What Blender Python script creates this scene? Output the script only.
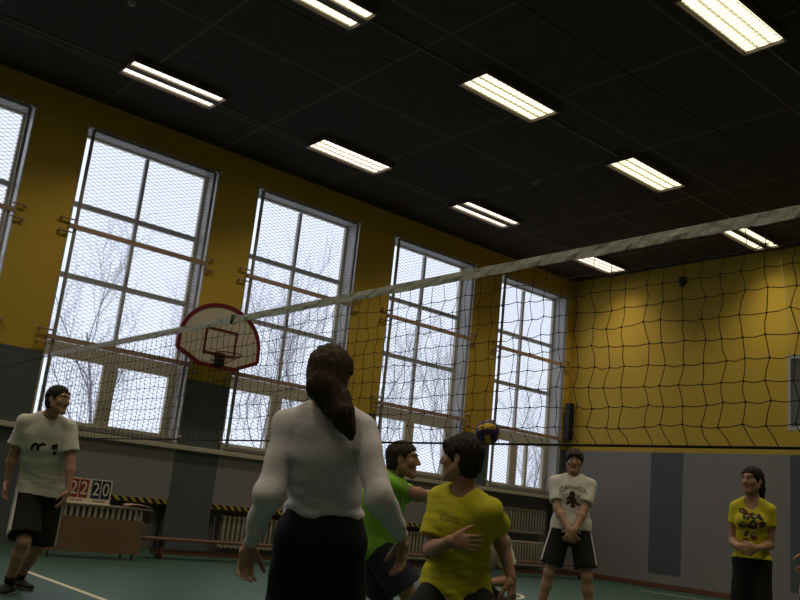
import bpy, bmesh, math, random
import numpy as np
from mathutils import Vector, Matrix
from mathutils.bvhtree import BVHTree

for o in list(bpy.data.objects):
    bpy.data.objects.remove(o)
S = bpy.context.scene
COL = S.collection
rng = random.Random(7)

# ---------------------------------------------------------------- camera, sky, exposure
cam_d = bpy.data.cameras.new('camera')
cam_d.sensor_fit = 'HORIZONTAL'; cam_d.sensor_width = 36.0
cam_d.lens = 874.78 / 800 * 36.0
cam_d.clip_start = 0.02; cam_d.clip_end = 400
cam = bpy.data.objects.new('camera', cam_d); COL.objects.link(cam)
yaw, pitch, roll = 0.8861, 0.2350, 0.1040
_f = Vector((-math.sin(yaw) * math.cos(pitch), math.cos(yaw) * math.cos(pitch), math.sin(pitch)))
_r = Vector((math.cos(yaw), math.sin(yaw), 0)); _u = _r.cross(_f)
_r2 = _r * math.cos(roll) + _u * math.sin(roll); _u2 = -_r * math.sin(roll) + _u * math.cos(roll)
M = Matrix((_r2, _u2, -_f)).transposed().to_4x4(); M.translation = Vector((0, 0, 1.04))
cam.matrix_world = M
S.camera = cam
W = bpy.data.worlds.new('overcast_sky'); S.world = W; W.use_nodes = True
bg = W.node_tree.nodes['Background']
bg.inputs[0].default_value = (0.80, 0.84, 1.0, 1); bg.inputs[1].default_value = 1.32
LAMP_W = 20.0          # watts of one ceiling lamp
TUBE_E = 2.3           # glow of the tubes
S.view_settings.view_transform = 'Standard'
S.view_settings.look = 'None'
S.view_settings.exposure = 0.0
S.view_settings.gamma = 1.0
S.view_settings.use_curve_mapping = False
S.cycles.use_denoising = True
S.cycles.max_bounces = 8; S.cycles.diffuse_bounces = 4
S.cycles.transparent_max_bounces = 16
S.cycles.sample_clamp_indirect = 4.0

# ---------------------------------------------------------------- materials
MATS = {}
def mat(name, col, rough=0.6, noise=0.0, nscale=8.0, bump=0.0, bscale=60.0, metal=0.0, spec=0.3, emit=None, estr=0.0):
    if name in MATS: return MATS[name]
    m = bpy.data.materials.new(name); m.use_nodes = True
    nt = m.node_tree; b = nt.nodes['Principled BSDF']
    b.inputs['Roughness'].default_value = rough
    b.inputs['Metallic'].default_value = metal
    b.inputs['Specular IOR Level'].default_value = spec
    b.inputs['Base Color'].default_value = (*col, 1)
    if noise or bump:
        tc = nt.nodes.new('ShaderNodeTexCoord')
    if noise:
        n = nt.nodes.new('ShaderNodeTexNoise'); n.inputs['Scale'].default_value = nscale; n.inputs['Detail'].default_value = 5
        nt.links.new(tc.outputs['Object'], n.inputs['Vector'])
        mx = nt.nodes.new('ShaderNodeMix'); mx.data_type = 'RGBA'
        mx.inputs[6].default_value = (*[c * (1 - noise) for c in col], 1)
        mx.inputs[7].default_value = (*[min(1, c * (1 + noise)) for c in col], 1)
        nt.links.new(n.outputs[0], mx.inputs[0]); nt.links.new(mx.outputs[2], b.inputs['Base Color'])
    if bump:
        n2 = nt.nodes.new('ShaderNodeTexNoise'); n2.inputs['Scale'].default_value = bscale; n2.inputs['Detail'].default_value = 4
        nt.links.new(tc.outputs['Object'], n2.inputs['Vector'])
        bp = nt.nodes.new('ShaderNodeBump'); bp.inputs['Strength'].default_value = bump; bp.inputs['Distance'].default_value = 0.02
        nt.links.new(n2.outputs[0], bp.inputs['Height']); nt.links.new(bp.outputs[0], b.inputs['Normal'])
    if emit:
        b.inputs['Emission Color'].default_value = (*emit, 1); b.inputs['Emission Strength'].default_value = estr
    MATS[name] = m
    return m

yellow = mat('yellow_wall_paint', (0.57, 0.385, 0.050), 0.75, 0.10, 1.2, 0.25, 40)
slate = mat('slate_blue_wall_paint', (0.095, 0.115, 0.13), 0.6, 0.12, 3, 0.3, 60)
greyw = mat('grey_wall_paint', (0.265, 0.25, 0.26), 0.6, 0.08, 2, 0.3, 60)
white_paint = mat('white_gloss_paint', (0.56, 0.54, 0.50), 0.4, 0.06, 5)
cream_paint = mat('cream_window_paint', (0.70, 0.62, 0.45), 0.45, 0.08, 5)
sill_paint = mat('cream_sill_paint', (0.54, 0.50, 0.40), 0.45, 0.08, 5)
tan_bar = mat('tan_painted_steel', (0.40, 0.27, 0.20), 0.5, 0.1, 8)
net_steel = mat('grey_net_frame_steel', (0.28, 0.27, 0.27), 0.5, 0.1, 8)
wire = mat('galvanised_wire', (0.22, 0.22, 0.24), 0.5, metal=0.0)
black_cord = mat('black_net_cord', (0.012, 0.012, 0.012), 0.8)
tape_m = mat('off_white_net_tape', (0.50, 0.50, 0.46), 0.8, 0.25, 14, 0.5, 30)
skirting = mat('red_brown_skirting', (0.17, 0.075, 0.045), 0.5, 0.15, 5)
ply = mat('plywood_brown', (0.20, 0.125, 0.075), 0.55, 0.15, 6)
bench_wood = mat('red_brown_bench_wood', (0.17, 0.085, 0.055), 0.5, 0.15, 6)
dark_metal = mat('dark_painted_metal', (0.03, 0.03, 0.032), 0.5)
black_pl = mat('black_plastic', (0.01, 0.01, 0.011), 0.5)
rad_paint = mat('cream_radiator_paint', (0.36, 0.33, 0.28), 0.45, 0.06, 6)
pipe_paint = mat('grey_pipe_paint', (0.20, 0.19, 0.18), 0.5)
board_white = mat('cream_backboard_paint', (0.62, 0.56, 0.46), 0.45, 0.05, 3)
board_red = mat('dark_red_line_paint', (0.16, 0.014, 0.022), 0.45)
rim_red = mat('dark_red_rim_paint', (0.20, 0.03, 0.03), 0.45)
bark = mat('grey_bark', (0.36, 0.34, 0.36), 0.9, 0.2, 8)
snow = mat('pale_winter_ground', (0.45, 0.46, 0.48), 0.9, 0.1, 1)
line_w = mat('off_white_line_paint', (0.60, 0.55, 0.42), 0.5)

def principled(m): return m.node_tree.nodes['Principled BSDF']

def floor_material():
    m = mat('green_sports_floor', (0.038, 0.088, 0.066), 0.42, 0.14, 1.4, spec=0.35)
    return m
def ceiling_material():
    m = bpy.data.materials.new('dark_ceiling_tiles'); m.use_nodes = True
    nt = m.node_tree; b = principled(m)
    b.inputs['Roughness'].default_value = 0.85; b.inputs['Specular IOR Level'].default_value = 0.15
    tc = nt.nodes.new('ShaderNodeTexCoord'); sep = nt.nodes.new('ShaderNodeSeparateXYZ')
    nt.links.new(tc.outputs['Object'], sep.inputs[0])
    def seam(out, off, pitch, half):
        a = nt.nodes.new('ShaderNodeMath'); a.operation = 'SUBTRACT'; a.inputs[1].default_value = off
        nt.links.new(sep.outputs[out], a.inputs[0])
        p = nt.nodes.new('ShaderNodeMath'); p.operation = 'PINGPONG'; p.inputs[1].default_value = pitch / 2
        nt.links.new(a.outputs[0], p.inputs[0])
        l = nt.nodes.new('ShaderNodeMath'); l.operation = 'LESS_THAN'; l.inputs[1].default_value = half
        nt.links.new(p.outputs[0], l.inputs[0]); return l
    sx = seam(0, -10.05, 2.32, 0.022); sx2 = seam(0, -11.21, 2.32, 0.014); sy = seam(1, 6.70, 2.22, 0.022)
    mx = nt.nodes.new('ShaderNodeMath'); mx.operation = 'MAXIMUM'
    nt.links.new(sx.outputs[0], mx.inputs[0]); nt.links.new(sy.outputs[0], mx.inputs[1])
    n = nt.nodes.new('ShaderNodeTexNoise'); n.inputs['Scale'].default_value = 5; n.inputs['Detail'].default_value = 6
    nt.links.new(tc.outputs['Object'], n.inputs['Vector'])
    c = nt.nodes.new('ShaderNodeMix'); c.data_type = 'RGBA'
    c.inputs[6].default_value = (0.044, 0.035, 0.029, 1); c.inputs[7].default_value = (0.078, 0.062, 0.052, 1)
    nt.links.new(n.outputs[0], c.inputs[0])
    c2 = nt.nodes.new('ShaderNodeMix'); c2.data_type = 'RGBA'; c2.inputs[7].default_value = (0.13, 0.107, 0.09, 1)
    nt.links.new(mx.outputs[0], c2.inputs[0]); nt.links.new(c.outputs[2], c2.inputs[6])
    c3 = nt.nodes.new('ShaderNodeMix'); c3.data_type = 'RGBA'; c3.inputs[7].default_value = (0.008, 0.007, 0.006, 1)
    nt.links.new(sx2.outputs[0], c3.inputs[0]); nt.links.new(c2.outputs[2], c3.inputs[6])
    nt.links.new(c3.outputs[2], b.inputs['Base Color'])
    return m
def hazard_material():
    m = mat('yellow_black_hazard_paint', (0.4, 0.3, 0.03), 0.5)
    nt = m.node_tree; b = principled(m)
    tc = nt.nodes.new('ShaderNodeTexCoord'); sep = nt.nodes.new('ShaderNodeSeparateXYZ')
    nt.links.new(tc.outputs['Object'], sep.inputs[0])
    a = nt.nodes.new('ShaderNodeMath'); a.operation = 'ADD'
    nt.links.new(sep.outputs[1], a.inputs[0]); nt.links.new(sep.outputs[2], a.inputs[1])
    p = nt.nodes.new('ShaderNodeMath'); p.operation = 'PINGPONG'; p.inputs[1].default_value = 0.07
    nt.links.new(a.outputs[0], p.inputs[0])
    l = nt.nodes.new('ShaderNodeMath'); l.operation = 'LESS_THAN'; l.inputs[1].default_value = 0.036
    nt.links.new(p.outputs[0], l.inputs[0])
    c = nt.nodes.new('ShaderNodeMix'); c.data_type = 'RGBA'
    c.inputs[6].default_value = (0.42, 0.30, 0.03, 1); c.inputs[7].default_value = (0.012, 0.012, 0.012, 1)
    nt.links.new(l.outputs[0], c.inputs[0]); nt.links.new(c.outputs[2], b.inputs['Base Color'])
    return m
def glass_material():
    m = bpy.data.materials.new('window_glass'); m.use_nodes = True
    nt = m.node_tree; nt.nodes.remove(nt.nodes['Principled BSDF'])
    out = nt.nodes['Material Output']
    t = nt.nodes.new('ShaderNodeBsdfTransparent'); t.inputs[0].default_value = (0.95, 0.97, 0.97, 1)
    g = nt.nodes.new('ShaderNodeBsdfGlossy'); g.inputs['Roughness'].default_value = 0.02
    fr = nt.nodes.new('ShaderNodeFresnel'); fr.inputs[0].default_value = 1.3
    mx = nt.nodes.new('ShaderNodeMixShader')
    ge = nt.nodes.new('ShaderNodeNewGeometry'); mu = nt.nodes.new('ShaderNodeMath'); mu.operation = 'SUBTRACT'; mu.use_clamp = True
    nt.links.new(fr.outputs[0], mu.inputs[0]); nt.links.new(ge.outputs['Backfacing'], mu.inputs[1])
    nt.links.new(mu.outputs[0], mx.inputs[0]); nt.links.new(t.outputs[0], mx.inputs[1]); nt.links.new(g.outputs[0], mx.inputs[2])
    nt.links.new(mx.outputs[0], out.inputs[0])
    return m
def emission(name, col, strength):
    m = bpy.data.materials.new(name); m.use_nodes = True
    nt = m.node_tree; nt.nodes.remove(nt.nodes['Principled BSDF'])
    e = nt.nodes.new('ShaderNodeEmission'); e.inputs[0].default_value = (*col, 1); e.inputs[1].default_value = strength
    nt.links.new(e.outputs[0], nt.nodes['Material Output'].inputs[0])
    return m
glass = glass_material()

# ---------------------------------------------------------------- mesh helpers
def quad_box(bm, x0, x1, y0, y1, z0, z1, mi=0):
    v = [bm.verts.new((x, y, z)) for x in (x0, x1) for y in (y0, y1) for z in (z0, z1)]
    for q in ((0, 1, 3, 2), (4, 6, 7, 5), (0, 4, 5, 1), (2, 3, 7, 6), (0, 2, 6, 4), (1, 5, 7, 3)):
        f = bm.faces.new([v[i] for i in q]); f.material_index = mi
def tube(bm, pts, r, n=6, mi=0, caps=True):
    pts = [Vector(p) for p in pts]
    rs = r if isinstance(r, (list, tuple)) else [r] * len(pts)
    rings = []
    up = None
    for i, p in enumerate(pts):
        d = (pts[min(i + 1, len(pts) - 1)] - pts[max(i - 1, 0)])
        if d.length < 1e-9: d = Vector((0, 0, 1))
        d.normalize()
        if up is None:
            up = Vector((0, 0, 1)) if abs(d.z) < 0.9 else Vector((1, 0, 0))
        s = d.cross(up).normalized(); t = s.cross(d).normalized(); up = t
        rings.append([bm.verts.new(p + (s * math.cos(2 * math.pi * k / n) + t * math.sin(2 * math.pi * k / n)) * rs[i]) for k in range(n)])
    for a, b in zip(rings, rings[1:]):
        for k in range(n):
            f = bm.faces.new((a[k], a[(k + 1) % n], b[(k + 1) % n], b[k])); f.material_index = mi; f.smooth = n > 4
    if caps and n > 2:
        bm.faces.new(rings[0][::-1]).material_index = mi
        bm.faces.new(rings[-1]).material_index = mi
def bar(bm, a, b, w, h, mi=0):
    a, b = Vector(a), Vector(b); d = (b - a).normalized()
    up = Vector((0, 0, 1)) if abs(d.z) < 0.9 else Vector((1, 0, 0))
    s = d.cross(up).normalized() * (w / 2); t = s.normalized().cross(d).normalized() * (h / 2)
    v = [bm.verts.new(p + i * s + j * t) for p in (a, b) for i, j in ((-1, -1), (1, -1), (1, 1), (-1, 1))]
    for q in ((3, 2, 1, 0), (4, 5, 6, 7), (0, 1, 5, 4), (1, 2, 6, 5), (2, 3, 7, 6), (3, 0, 4, 7)):
        bm.faces.new([v[i] for i in q]).material_index = mi
def prism(bm, poly, h, mi=0, mi_side=None, z0=0.0):
    """poly: (u, v) outline, extruded along +w: local (u, v, w)"""
    a = [bm.verts.new((u, v, z0)) for u, v in poly]; b = [bm.verts.new((u, v, z0 + h)) for u, v in poly]
    bm.faces.new(a[::-1]).material_index = mi; bm.faces.new(b).material_index = mi
    n = len(poly)
    for i in range(n):
        bm.faces.new((a[i], a[(i + 1) % n], b[(i + 1) % n], b[i])).material_index = mi if mi_side is None else mi_side
def mesh_from(bm, name, mats, bevel=0.0):
    bmesh.ops.recalc_face_normals(bm, faces=bm.faces)
    me = bpy.data.meshes.new(name); bm.to_mesh(me); bm.free()
    for m in (mats if isinstance(mats, (list, tuple)) else [mats]): me.materials.append(m)
    return me
def link(name, me, parent=None, bevel=0.0, loc=None):
    o = bpy.data.objects.new(name, me); COL.objects.link(o)
    if parent: o.parent = parent
    if loc: o.location = loc
    if bevel:
        md = o.modifiers.new('bevel', 'BEVEL'); md.width = bevel; md.segments = 2; md.limit_method = 'ANGLE'
    return o
def obj(name, bm, mats, parent=None, bevel=0.0, loc=None):
    return link(name, mesh_from(bm, name, mats), parent, bevel, loc)
def thing(name, label, cat, loc=(0, 0, 0), rz=0.0, group=None):
    o = bpy.data.objects.new(name, None); COL.objects.link(o); o.empty_display_size = 0.1
    o.location = loc; o.rotation_euler = (0, 0, rz)
    return tag(o, label, cat, group)
def tag(o, label, cat, group=None):
    o['label'] = label; o['category'] = cat
    if group: o['group'] = group
    return o
def struct(o):
    o['kind'] = 'structure'; return o
def copy_tree(o, parent=None):
    c = o.copy(); COL.objects.link(c)
    if parent: c.parent = parent
    for ch in list(o.children): copy_tree(ch, c)
    return c
def newbm(): return bmesh.new()

# ================================================================ the setting
XW, YF, HC = -13.764, 16.887, 7.083
XR, YB = 2.6, -6.2
WY = [-5.55, -2.26, 1.035, 4.306, 7.569, 10.92, 14.205]
WWID, Z0, Z1 = 2.44, 1.745, 6.627
ZY = 2.853

bm = newbm(); quad_box(bm, XW - 0.5, XR + 0.2, YB - 0.2, YF + 0.2, -0.12, 0.0)
struct(obj('floor', bm, floor_material()))
bm = newbm(); quad_box(bm, XW - 0.5, XR + 0.2, YB - 0.2, YF + 0.2, HC, HC + 0.12)
struct(obj('ceiling', bm, ceiling_material()))

# window wall: piers, band over the windows, panels under the sills, niche backs
bm = newbm()
quad_box(bm, XW - 0.5, XW, YB, YF, Z1, HC, 0)
edges = [YB] + [v for y in WY for v in (y, y + WWID)] + [YF]
for i in range(0, len(edges), 2):
    quad_box(bm, XW - 0.5, XW, edges[i], edges[i + 1], ZY, Z1, 0)
    quad_box(bm, XW - 0.5, XW, edges[i], edges[i + 1], 0, ZY, 1)
for i, y in enumerate(WY):
    quad_box(bm, XW - 0.5, XW - 0.26, y, y + WWID, 0, Z0, 2)
    if i < 6: quad_box(bm, XW - 0.14, XW, y, y + WWID, 0.82, 1.655, 2)
struct(obj('wall_left', bm, [yellow, slate, greyw]))
hz = hazard_material()
for i, y in enumerate(WY[:6]):
    bm = newbm(); quad_box(bm, XW - 0.14, XW + 0.012, y + 0.01, y + WWID - 0.01, 0.745, 0.82)
    o = struct(obj('trim_%d' % (i + 1), bm, hz, bevel=0.004))
bm = newbm(); quad_box(bm, XW - 0.36, XW + 0.07, YB, YF - 0.3, 1.655, 1.735)
struct(obj('trim_7', bm, sill_paint, bevel=0.008))

# far wall with its painted stripes
bm = newbm()
xs = [XW - 0.5, -11.37, -10.575, -8.25, -7.455, -5.13, -4.335, -2.01, -1.215, XR]
for i in range(len(xs) - 1):
    a, b = xs[i], xs[i + 1]
    quad_box(bm, a, b, YF, YF + 0.2, ZY, HC, 0)
    if i % 2 == 1:
        quad_box(bm, a, b, YF, YF + 0.2, 0.29, ZY, 1); quad_box(bm, a, b, YF, YF + 0.2, 0, 0.29, 2)
    else:
        quad_box(bm, a, b, YF, YF + 0.2, 0, ZY, 2)
bmesh.ops.remove_doubles(bm, verts=bm.verts, dist=1e-5)
struct(obj('wall_far', bm, [yellow, slate, greyw]))
bm = newbm(); quad_box(bm, XW, XR, YF - 0.02, YF, 0, 0.11)
struct(obj('baseboard_far', bm, skirting, bevel=0.006))
for nm, box in (('wall_right', (XR, XR + 0.2, YB, YF)), ('wall_back', (XW - 0.5, XR + 0.2, YB - 0.2, YB))):
    bm = newbm()
    quad_box(bm, *box, ZY, HC, 0); quad_box(bm, *box, 0, ZY, 1)
    struct(obj(nm, bm, [yellow, greyw]))
bm = newbm(); quad_box(bm, -90, XW - 0.5, -40, 90, -0.9, -0.7)
struct(obj('ground', bm, snow))

# windows: local origin at the lower near corner of the opening, in the wall face
H = Z1 - Z0
def window_parts():
    P = []
    xa, xb = -0.46, -0.39
    bm = newbm()                                     # outer frame
    f = 0.075
    quad_box(bm, xa, xb, 0, f, 0, H); quad_box(bm, xa, xb, WWID - f, WWID, 0, H)
    quad_box(bm, xa, xb, f, WWID - f, H - .05, H); quad_box(bm, xa, xb, f, WWID - f, 0, f)
    P.append(('frame', mesh_from(bm, 'frame', cream_paint)))
    bm = newbm()                                     # painted lining of the reveal
    quad_box(bm, xb, 0.012, 0, 0.02, 0, H); quad_box(bm, xb, 0.012, WWID - 0.02, WWID, 0, H)
    quad_box(bm, xb, 0.012, 0.02, WWID - 0.02, H - 0.02, H)
    P.append(('reveal', mesh_from(bm, 'reveal', white_paint)))
    bm = newbm()                                     # window board at the foot of the opening
    quad_box(bm, xb, 0.0, 0.02, WWID - 0.02, 0.0, 0.03)
    P.append(('sill', mesh_from(bm, 'sill', sill_paint)))
    bm = newbm(); quad_box(bm, xa, xb, f, WWID - f, 1.20, 1.365)
    P.append(('transom', mesh_from(bm, 'transom', cream_paint)))
    for z in (2.45, 3.655):
        bm = newbm(); quad_box(bm, xa + 0.005, xb, f, WWID - f, z - 0.042, z + 0.042)
        P.append(('rail', mesh_from(bm, 'rail', white_paint)))
    bm = newbm(); quad_box(bm, xa + 0.002, xb + 0.003, 1.215, 1.275, 1.365, H - f)
    P.append(('mullion', mesh_from(bm, 'mullion', white_paint)))
    for y0, y1 in ((f, 1.20), (1.29, WWID - f)):     # opening casements of the lower row
        bm = newbm(); c = 0.075
        quad_box(bm, xa + 0.01, xb + 0.02, y0, y0 + c, f, 1.20); quad_box(bm, xa + 0.01, xb + 0.02, y1 - c, y1, f, 1.20)
        quad_box(bm, xa + 0.01, xb + 0.02, y0 + c, y1 - c, 1.20 - c, 1.20); quad_box(bm, xa + 0.01, xb + 0.02, y0 + c, y1 - c, f, f + c)
        P.append(('casement', mesh_from(bm, 'casement', cream_paint)))
    bm = newbm(); quad_box(bm, xa, xb + 0.01, 1.20, 1.29, f, 1.20)
    P.append(('post', mesh_from(bm, 'post', cream_paint)))
    bm = newbm()                                     # panes
    for y0, y1 in ((f, 1.215), (1.275, WWID - f)):
        for z0, z1 in ((1.365, 2.41), (2.49, 3.615), (3.695, H - .05)):
            quad_box(bm, -0.428, -0.424, y0, y1, z0, z1)
    quad_box(bm, -0.428, -0.424, f + .075, 1.125, f + .075, 1.125); quad_box(bm, -0.428, -0.424, 1.365, WWID - f - .075, f + .075, 1.125)
    P.append(('pane', mesh_from(bm, 'pane', glass)))
    return P
WP = window_parts()
for i, y in enumerate(WY):
    root = bpy.data.objects.new('window_%d' % (i + 1), None); COL.objects.link(root); struct(root)
    root.location = (XW, y, Z0); root.empty_display_size = 0.1
    for nm, me in WP: link(nm, me, root)
    if i == 6:
        bm = newbm(); quad_box(bm, -0.45, -0.37, 1.66, 1.73, 0.15, 1.125); obj('mullion', bm, cream_paint, root)

# safety netting hung in front of every window
def clip_line(y, z, dy, dz, y0, y1, z0, z1):
    t0, t1 = -1e9, 1e9
    for p, d, a, b in ((y, dy, y0, y1), (z, dz, z0, z1)):
        ta, tb = (a - p) / d, (b - p) / d
        if ta > tb: ta, tb = tb, ta
        t0, t1 = max(t0, ta), min(t1, tb)
    return (t0, t1) if t1 > t0 + 0.02 else None
def net_parts():
    xp = 0.035
    ya, yb, za, zb = 0.10, WWID - 0.10, 0.05, H - 0.06
    bm = newbm()
    for sl in (0.40, -0.40):
        c = za - abs(sl) * (yb - ya) if sl > 0 else za
        while c < zb + abs(sl) * (yb - ya):
            r = clip_line(ya, c, 1.0, sl, ya, yb, za, zb)
            if r:
                p = [(xp + (0.003 if sl > 0 else -0.003), ya + t, c + sl * t) for t in r]
                bar(bm, p[0], p[1], 0.0043, 0.0043)
            c += 0.064
    wires = mesh_from(bm, 'wire_mesh', wire)
    out = [('wire_mesh', wires)]
    bm = newbm()
    for yy in (ya, yb): quad_box(bm, xp - 0.02, xp + 0.02, yy - 0.024, yy + 0.024, za, zb)
    quad_box(bm, xp - 0.02, xp + 0.02, ya, yb, zb - 0.022, zb + 0.022); quad_box(bm, xp - 0.02, xp + 0.02, ya, yb, za - 0.022, za + 0.022)
    out.append(('net_frame', mesh_from(bm, 'net_frame', net_steel)))
    for z in (3.14, 1.345):
        bm = newbm(); quad_box(bm, xp + 0.0, xp + 0.05, 0.0, WWID, z - 0.038, z + 0.038)
        out.append(('crossbar', mesh_from(bm, 'crossbar', tan_bar)))
        for yy, sg in ((0.06, -1), (WWID - 0.06, 1)):
            for dz in (0.11, -0.10):
                bm = newbm()
                tube(bm, [(xp + 0.02, yy, z + dz), (xp + 0.02, yy + sg * 0.17, z + dz), (xp + 0.02, yy + sg * 0.2, z + dz + 0.03)], 0.014, 6)
                tube(bm, [(-0.035, yy + sg * 0.19, z + dz), (xp + 0.03, yy + sg * 0.19, z + dz)], 0.02, 6)
                out.append(('hook', mesh_from(bm, 'hook', tan_bar)))
    for yy, sg in ((0.06, -1), (WWID - 0.06, 1)):
        for z in (zb, za + 0.02):
            bm = newbm()
            tube(bm, [(xp, yy, z), (xp, yy + sg * 0.08, z + 0.06)], 0.012, 6); tube(bm, [(-0.03, yy + sg * 0.08, z + 0.06), (xp + 0.03, yy + sg * 0.08, z + 0.06)], 0.022, 6)
            out.append(('hook', mesh_from(bm, 'hook', sill_paint)))
    return out
NP = net_parts()
nlab = {2: 'wire safety netting over the window cut off by the left edge of the picture',
        3: 'wire safety netting over the window directly left of the basketball backboard',
        4: 'wire safety netting over the window directly right of the basketball backboard',
        5: 'wire safety netting over the window above the player in the green t-shirt',
        6: 'wire safety netting over the last window, next to the far wall'}
for i in range(2, 7):
    root = thing('safety_netting', nlab[i], 'safety net', (XW, WY[i], Z0), 0, 'wire safety nets over the windows')
    for nm, me in NP: link(nm, me, root)

# ================================================================ ceiling lamps
lamp_housing = mat('dark_lamp_housing', (0.13, 0.10, 0.08), 0.5)
lamp_louvre = mat('louvre_metal', (0.55, 0.50, 0.38), 0.4)
glow = {0: emission('tube_glow_pinkish', (1.0, 0.86, 0.70), TUBE_E), 1: emission('tube_glow_yellowish', (1.0, 0.93, 0.60), TUBE_E)}
LL, LW = 1.54, 0.57
def lamp_meshes(kind, g):
    out = []
    bm = newbm()
    quad_box(bm, -LW / 2, LW / 2, -LL / 2, LL / 2, -0.02, 0.0)
    for s in (-1, 1):
        quad_box(bm, s * LW / 2 - 0.012, s * LW / 2 + 0.012, -LL / 2, LL / 2, -0.09, -0.0)
        quad_box(bm, -LW / 2, LW / 2, s * LL / 2 - 0.012, s * LL / 2 + 0.012, -0.09, -0.0)
    if kind == 'twin': quad_box(bm, -0.06, 0.06, -LL / 2, LL / 2, -0.08, -0.02)
    out.append(('housing', mesh_from(bm, 'housing', lamp_housing)))
    spans = ((-0.235, -0.075), (0.075, 0.235)) if kind == 'twin' else ((-0.235, -0.087), (-0.075, 0.075), (0.087, 0.235))
    for a, b in spans:
        bm = newbm(); n = 5
        sec = [((a + b) / 2 + (b - a) / 2 * math.cos(t), -0.045 - 0.010 * math.sin(t)) for t in [math.pi * k / n for k in range(n + 1)]]
        va = [bm.verts.new((x, -LL / 2 + 0.03, z)) for x, z in sec]; vb = [bm.verts.new((x, LL / 2 - 0.03, z)) for x, z in sec]
        for k in range(n): bm.faces.new((va[k], va[k + 1], vb[k + 1], vb[k]))
        bm.faces.new((va[0], vb[0], vb[n], va[n])); bm.faces.new(va); bm.faces.new(vb[::-1])
        out.append(('tube', mesh_from(bm, 'tube', glow[g])))
    for a, b in spans:                       # one louvre comb per tube
        bm = newbm(); ys = [-LL / 2 + 0.02]
        for k in range(1, 16): ys += [-LL / 2 + LL * k / 16 - 0.0018, -LL / 2 + LL * k / 16 + 0.0018]
        ys.append(LL / 2 - 0.02)
        L_ = [[bm.verts.new((x, y, z)) for y in ys] for x in (a, a + .004, b - .004, b) for z in (-0.069, -0.058)]
        for r0, r1 in ((0, 2), (3, 1), (4, 6), (7, 5), (1, 0), (2, 3), (5, 4), (6, 7)):
            for q in range(len(ys) - 1): bm.faces.new((L_[r0][q], L_[r0][q + 1], L_[r1][q + 1], L_[r1][q]))
        for k in range(15):
            q = 1 + 2 * k
            for r0, r1 in ((2, 4), (5, 3)): bm.faces.new((L_[r0][q], L_[r0][q + 1], L_[r1][q + 1], L_[r1][q]))
            bm.faces.new((L_[2][q], L_[4][q], L_[5][q], L_[3][q])); bm.faces.new((L_[3][q + 1], L_[5][q + 1], L_[4][q + 1], L_[2][q + 1]))
        out.append(('louvre', mesh_from(bm, 'louvre', lamp_louvre)))
    return out
LM = {(k, g): lamp_meshes(k, g) for k in ('twin', 'grid') for g in (0, 1)}
LD = []
for g in (0, 1):
    ld = bpy.data.lights.new('lamp_light', 'AREA'); ld.shape = 'RECTANGLE'; ld.size = 0.40; ld.size_y = 1.40
    ld.energy = LAMP_W; ld.color = (1.0, 0.84, 0.62) if g == 0 else (1.0, 0.88, 0.60); ld.spread = math.radians(114)
    LD.append(ld)
ROWX = [-12.15, -8.29, -4.88, -1.35]
ROWY = [4.93, 8.47, 11.94, 15.80]
lamp_names = {
 (0, 0): 'twin tube ceiling lamp nearest the camera in the row beside the windows',
 (0, 1): 'brightly filled ceiling lamp above the basketball backboard, second in the window row',
 (0, 2): 'twin tube ceiling lamp third along in the row beside the windows',
 (0, 3): 'ceiling lamp by the far corner, last in the row beside the windows',
 (1, 0): 'twin tube ceiling lamp cut off by the top edge of the picture',
 (1, 1): 'wide bright ceiling lamp, second along in the middle row',
 (1, 2): 'wide bright ceiling lamp, third along in the middle row above the net tape',
 (1, 3): 'twin tube ceiling lamp partly behind the net tape near the far wall',
 (2, 1): 'biggest brightest ceiling lamp at the top right corner of the picture'}
LOFF = {(0, 0): (.14, -.03), (0, 1): (.18, -.17), (0, 2): (.11, -.11), (0, 3): (-.01, -.11), (1, 1): (.06, -.09), (1, 2): (0, -.05), (1, 3): (-.22, -.07), (2, 1): (.03, .08)}
for ri, x in enumerate(ROWX):
    for li, y in enumerate([-2.1, 1.4] + ROWY):
        k = (ri, li - 2)
        kind = 'twin' if k in ((0, 0), (0, 2), (1, 0), (1, 3)) else 'grid'
        dx, dy = LOFF.get(k, (0, 0)); x_, y_ = x + dx, y + dy
        lab = lamp_names.get(k, 'ceiling lamp outside the picture, over the camera side of the hall')
        root = thing('ceiling_lamp', lab, 'ceiling lamp', (x_, y_, HC - 0.001), 0, 'fluorescent lamps on the dark ceiling' if k in lamp_names else 'ceiling lamps out of the picture')
        for nm, me in LM[(kind, 0 if ri == 0 else 1)]: link(nm, me, root)
        lo = bpy.data.objects.new('lamp_light', LD[0 if ri == 0 else 1]); COL.objects.link(lo); lo.parent = root; lo.location = (0, 0, -0.104)
clab = ['thin ceiling cable joining the lamps beside the windows', 'thin ceiling cable joining the lamps of the middle row', 'thin ceiling cable running on from the lamp at top right']
for ri in range(3):
    bm = newbm(); tube(bm, [(ROWX[ri], YB + 0.1, HC - 0.012), (ROWX[ri], YF - 0.02, HC - 0.012)], 0.011, 6)
    tag(obj('ceiling_cable', bm, pipe_paint), clab[ri], 'cable', 'cables between the ceiling lamps')
det_m = mat('pale_plastic', (0.35, 0.33, 0.30), 0.5)
for (x, y), lb in (((-10.158, 11.188), 'small pale smoke detector on the ceiling between two lamp rows'), ((-10.382, 3.485), 'small pale smoke detector on the ceiling at the top left edge')):
    root = thing('smoke_detector', lb, 'smoke detector', (x, y, HC), 0, 'smoke detectors')
    bm = newbm(); tube(bm, [(0, 0, 0), (0, 0, -0.02)], 0.055, 16); obj('base', bm, det_m, root)
    bm = newbm(); tube(bm, [(0, 0, -0.02), (0, 0, -0.05), (0, 0, -0.055)], [0.042, 0.034, 0.01], 16); obj('cap', bm, det_m, root)

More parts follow.
